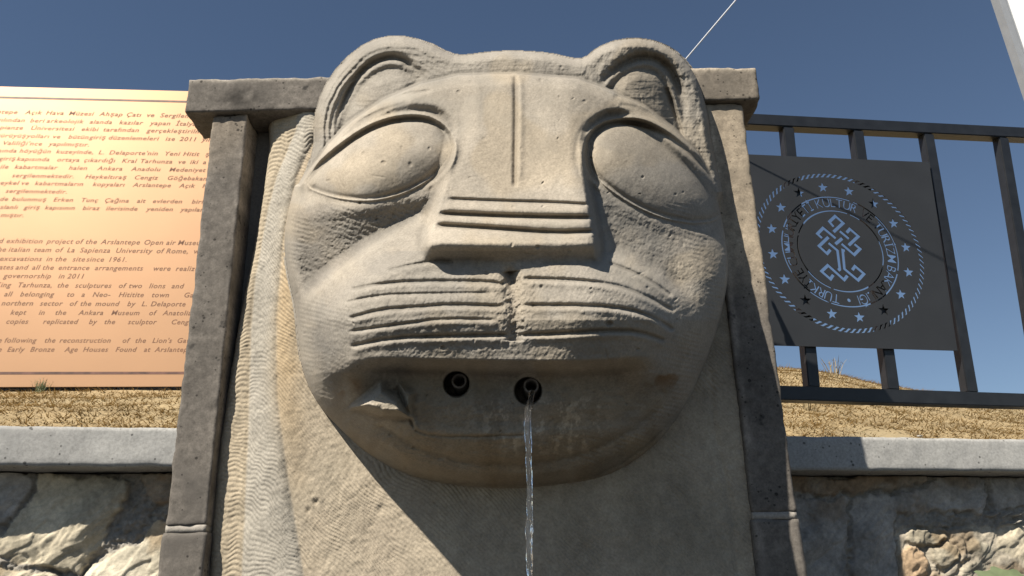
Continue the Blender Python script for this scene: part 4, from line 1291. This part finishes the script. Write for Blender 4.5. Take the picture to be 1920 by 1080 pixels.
def leaf_plant():
    tip = at(1846, 1080, 1.93)
    base = np.array([tip[0] + .13, tip[1] - .01, 0.0])
    root = thing("leafy_plant", "grey-green lobed leaf of a plant at the foot of the right wall", "plant", tuple(base))
    crown_ = at(1965, 1098, 1.93)
    tube("stem", [base, base + (crown_ - base) * .5 + np.array([.01, .0, 0]), crown_], [.006, .005, .003], M_STEM, root)
    outline = [(0,0),(.10,.16),(.02,.34),(.26,.30),(.30,.52),(.48,.34),(.62,.46),(.70,.22),(.86,.16),(1,0)]
    outline = outline + [(x, -y * .9) for x, y in outline[-2:0:-1]]
    def leaf(o, dirv, upv, L, wd):
        o = np.array(o); dirv = np.array(dirv) / np.linalg.norm(dirv); upv = np.array(upv, float)
        sd = np.cross(upv, dirv); sd /= np.linalg.norm(sd); nn = np.cross(dirv, sd)
        V = [tuple(o + dirv * .5 * L)]
        P = smooth_poly([(1 - x, y) for x, y in outline], 1)
        for x, y in P:
            V.append(tuple(o + dirv * x * L + sd * y * L * wd + nn * (.10 * L * abs(y) - .12 * L * x * x)))
        for x, y in P:
            V.append(tuple(np.array(V[1 + len(V) - 1 - len(P)]) + nn * 0) if False else tuple(o + dirv * x * L + sd * y * L * wd + nn * (.10 * L * abs(y) - .12 * L * x * x - .0012)))
        n = len(P); Fs = [(0, 1 + i, 1 + (i + 1) % n) for i in range(n)]
        me = bpy.data.meshes.new("leaf"); me.from_pydata(V[:1 + n], [], Fs); me.update()
        for p in me.polygons: p.use_smooth = True
        me.materials.append(M_LEAF)
        return link("leaf", me, root)
    leaf(crown_, tip - crown_ + np.array([0, 0, .0]), (0, -.75, .65), .15, .55)
    leaf(crown_ - np.array([0, 0, .04]), (.8, -.3, .0), (0, -.4, .9), .16, .7)
    leaf(crown_ - np.array([0, 0, .12]), (-.6, -.5, -.2), (0, -.4, .9), .15, .7)
    leaf(crown_ - np.array([0, 0, .25]), (.5, -.6, -.1), (0, -.4, .9), .15, .7)
leaf_plant()

def weed(name, px, py, label, h, n, mat, seed):
    r = random.Random(seed)
    # find the ground under this line of sight
    d = ray(float(px), float(py)); t = 2.6
    while t < 30:
        p = EYE + d * t
        if p[2] < mound(np.array(p[0]), np.array(p[1])): break
        t += .05
    p = EYE + d * t; p[2] = float(mound(np.array(p[0]), np.array(p[1]))) - .01
    root = thing(name, label, "plant", tuple(p))
    V = []; Fs = []
    for k in range(n):
        a = r.uniform(0, 6.28); ln = r.uniform(.1, .8); hh = h * r.uniform(.5, 1)
        q = p + np.array([r.uniform(-.3, .3) * h, r.uniform(-.3, .3) * h, 0])
        tipv = q + np.array([math.cos(a) * ln * hh, math.sin(a) * ln * hh, hh])
        mid = (q + tipv) / 2 + np.array([0, 0, hh * .12])
        w = np.array([-math.sin(a), math.cos(a), 0]) * h * .018
        b = len(V)
        V += [tuple(q - w), tuple(q + w), tuple(mid + w), tuple(mid - w), tuple(tipv)]
        Fs += [(b, b + 1, b + 2, b + 3), (b + 3, b + 2, b + 4)]
        for j in range(3):
            c = mid + (tipv - mid) * r.random(); e = c + np.array([r.uniform(-1, 1), r.uniform(-1, 1), r.uniform(0, 1)]) * h * .16
            b = len(V); V += [tuple(c - w * .8), tuple(c + w * .8), tuple(e)]; Fs.append((b, b + 1, b + 2))
    me = bpy.data.meshes.new("stalks"); me.from_pydata(V, [], Fs); me.update(); me.materials.append(mat)
    link("stalks", me, root)
weed("dry_weed", 1562, 709, "sparse dry weed on the mound's skyline between two fence bars", .20, 16, M_DRY, 1)
weed("green_tuft", 75, 737, "small green tuft just under the copper board", .10, 40, M_LEAF, 2)
weed("dry_tuft", 1518, 772, "small grey dry tuft on the grass under the bottom fence rail", .10, 24, M_DRY, 3)

def pebble(px, py, label, r, seed):
    p = at(px, py, 2.25); 
    d = ray(float(px), float(py)); t = 2.0
    while t < 8:
        p = EYE + d * t
        if p[2] < mound(np.array(p[0]), np.array(p[1])) + .004 or (p[2] < Z_COPE + .004 and t > 2.25): break
        t += .004
    import bmesh
    bm = bmesh.new(); bmesh.ops.create_icosphere(bm, subdivisions=3, radius=1)
    for v in bm.verts:
        k = 1 + .5 * float(fbm(v.co.x * 1.2 + seed, v.co.y * 1.2 + v.co.z, 3, seed))
        v.co = Vector((v.co.x * r * 1.6 * k + p[0], v.co.y * r * k + p[1], v.co.z * r * .55 * k + p[2]))
    me = bpy.data.meshes.new("pebble"); bm.to_mesh(me); bm.free(); me.materials.append(M_COPE)
    for q in me.polygons: q.use_smooth = True
    tag(link("pebble", me), label, "stone")
pebble(1724, 818, "small pale pebble at the grass edge behind the right coping", .008, 3)
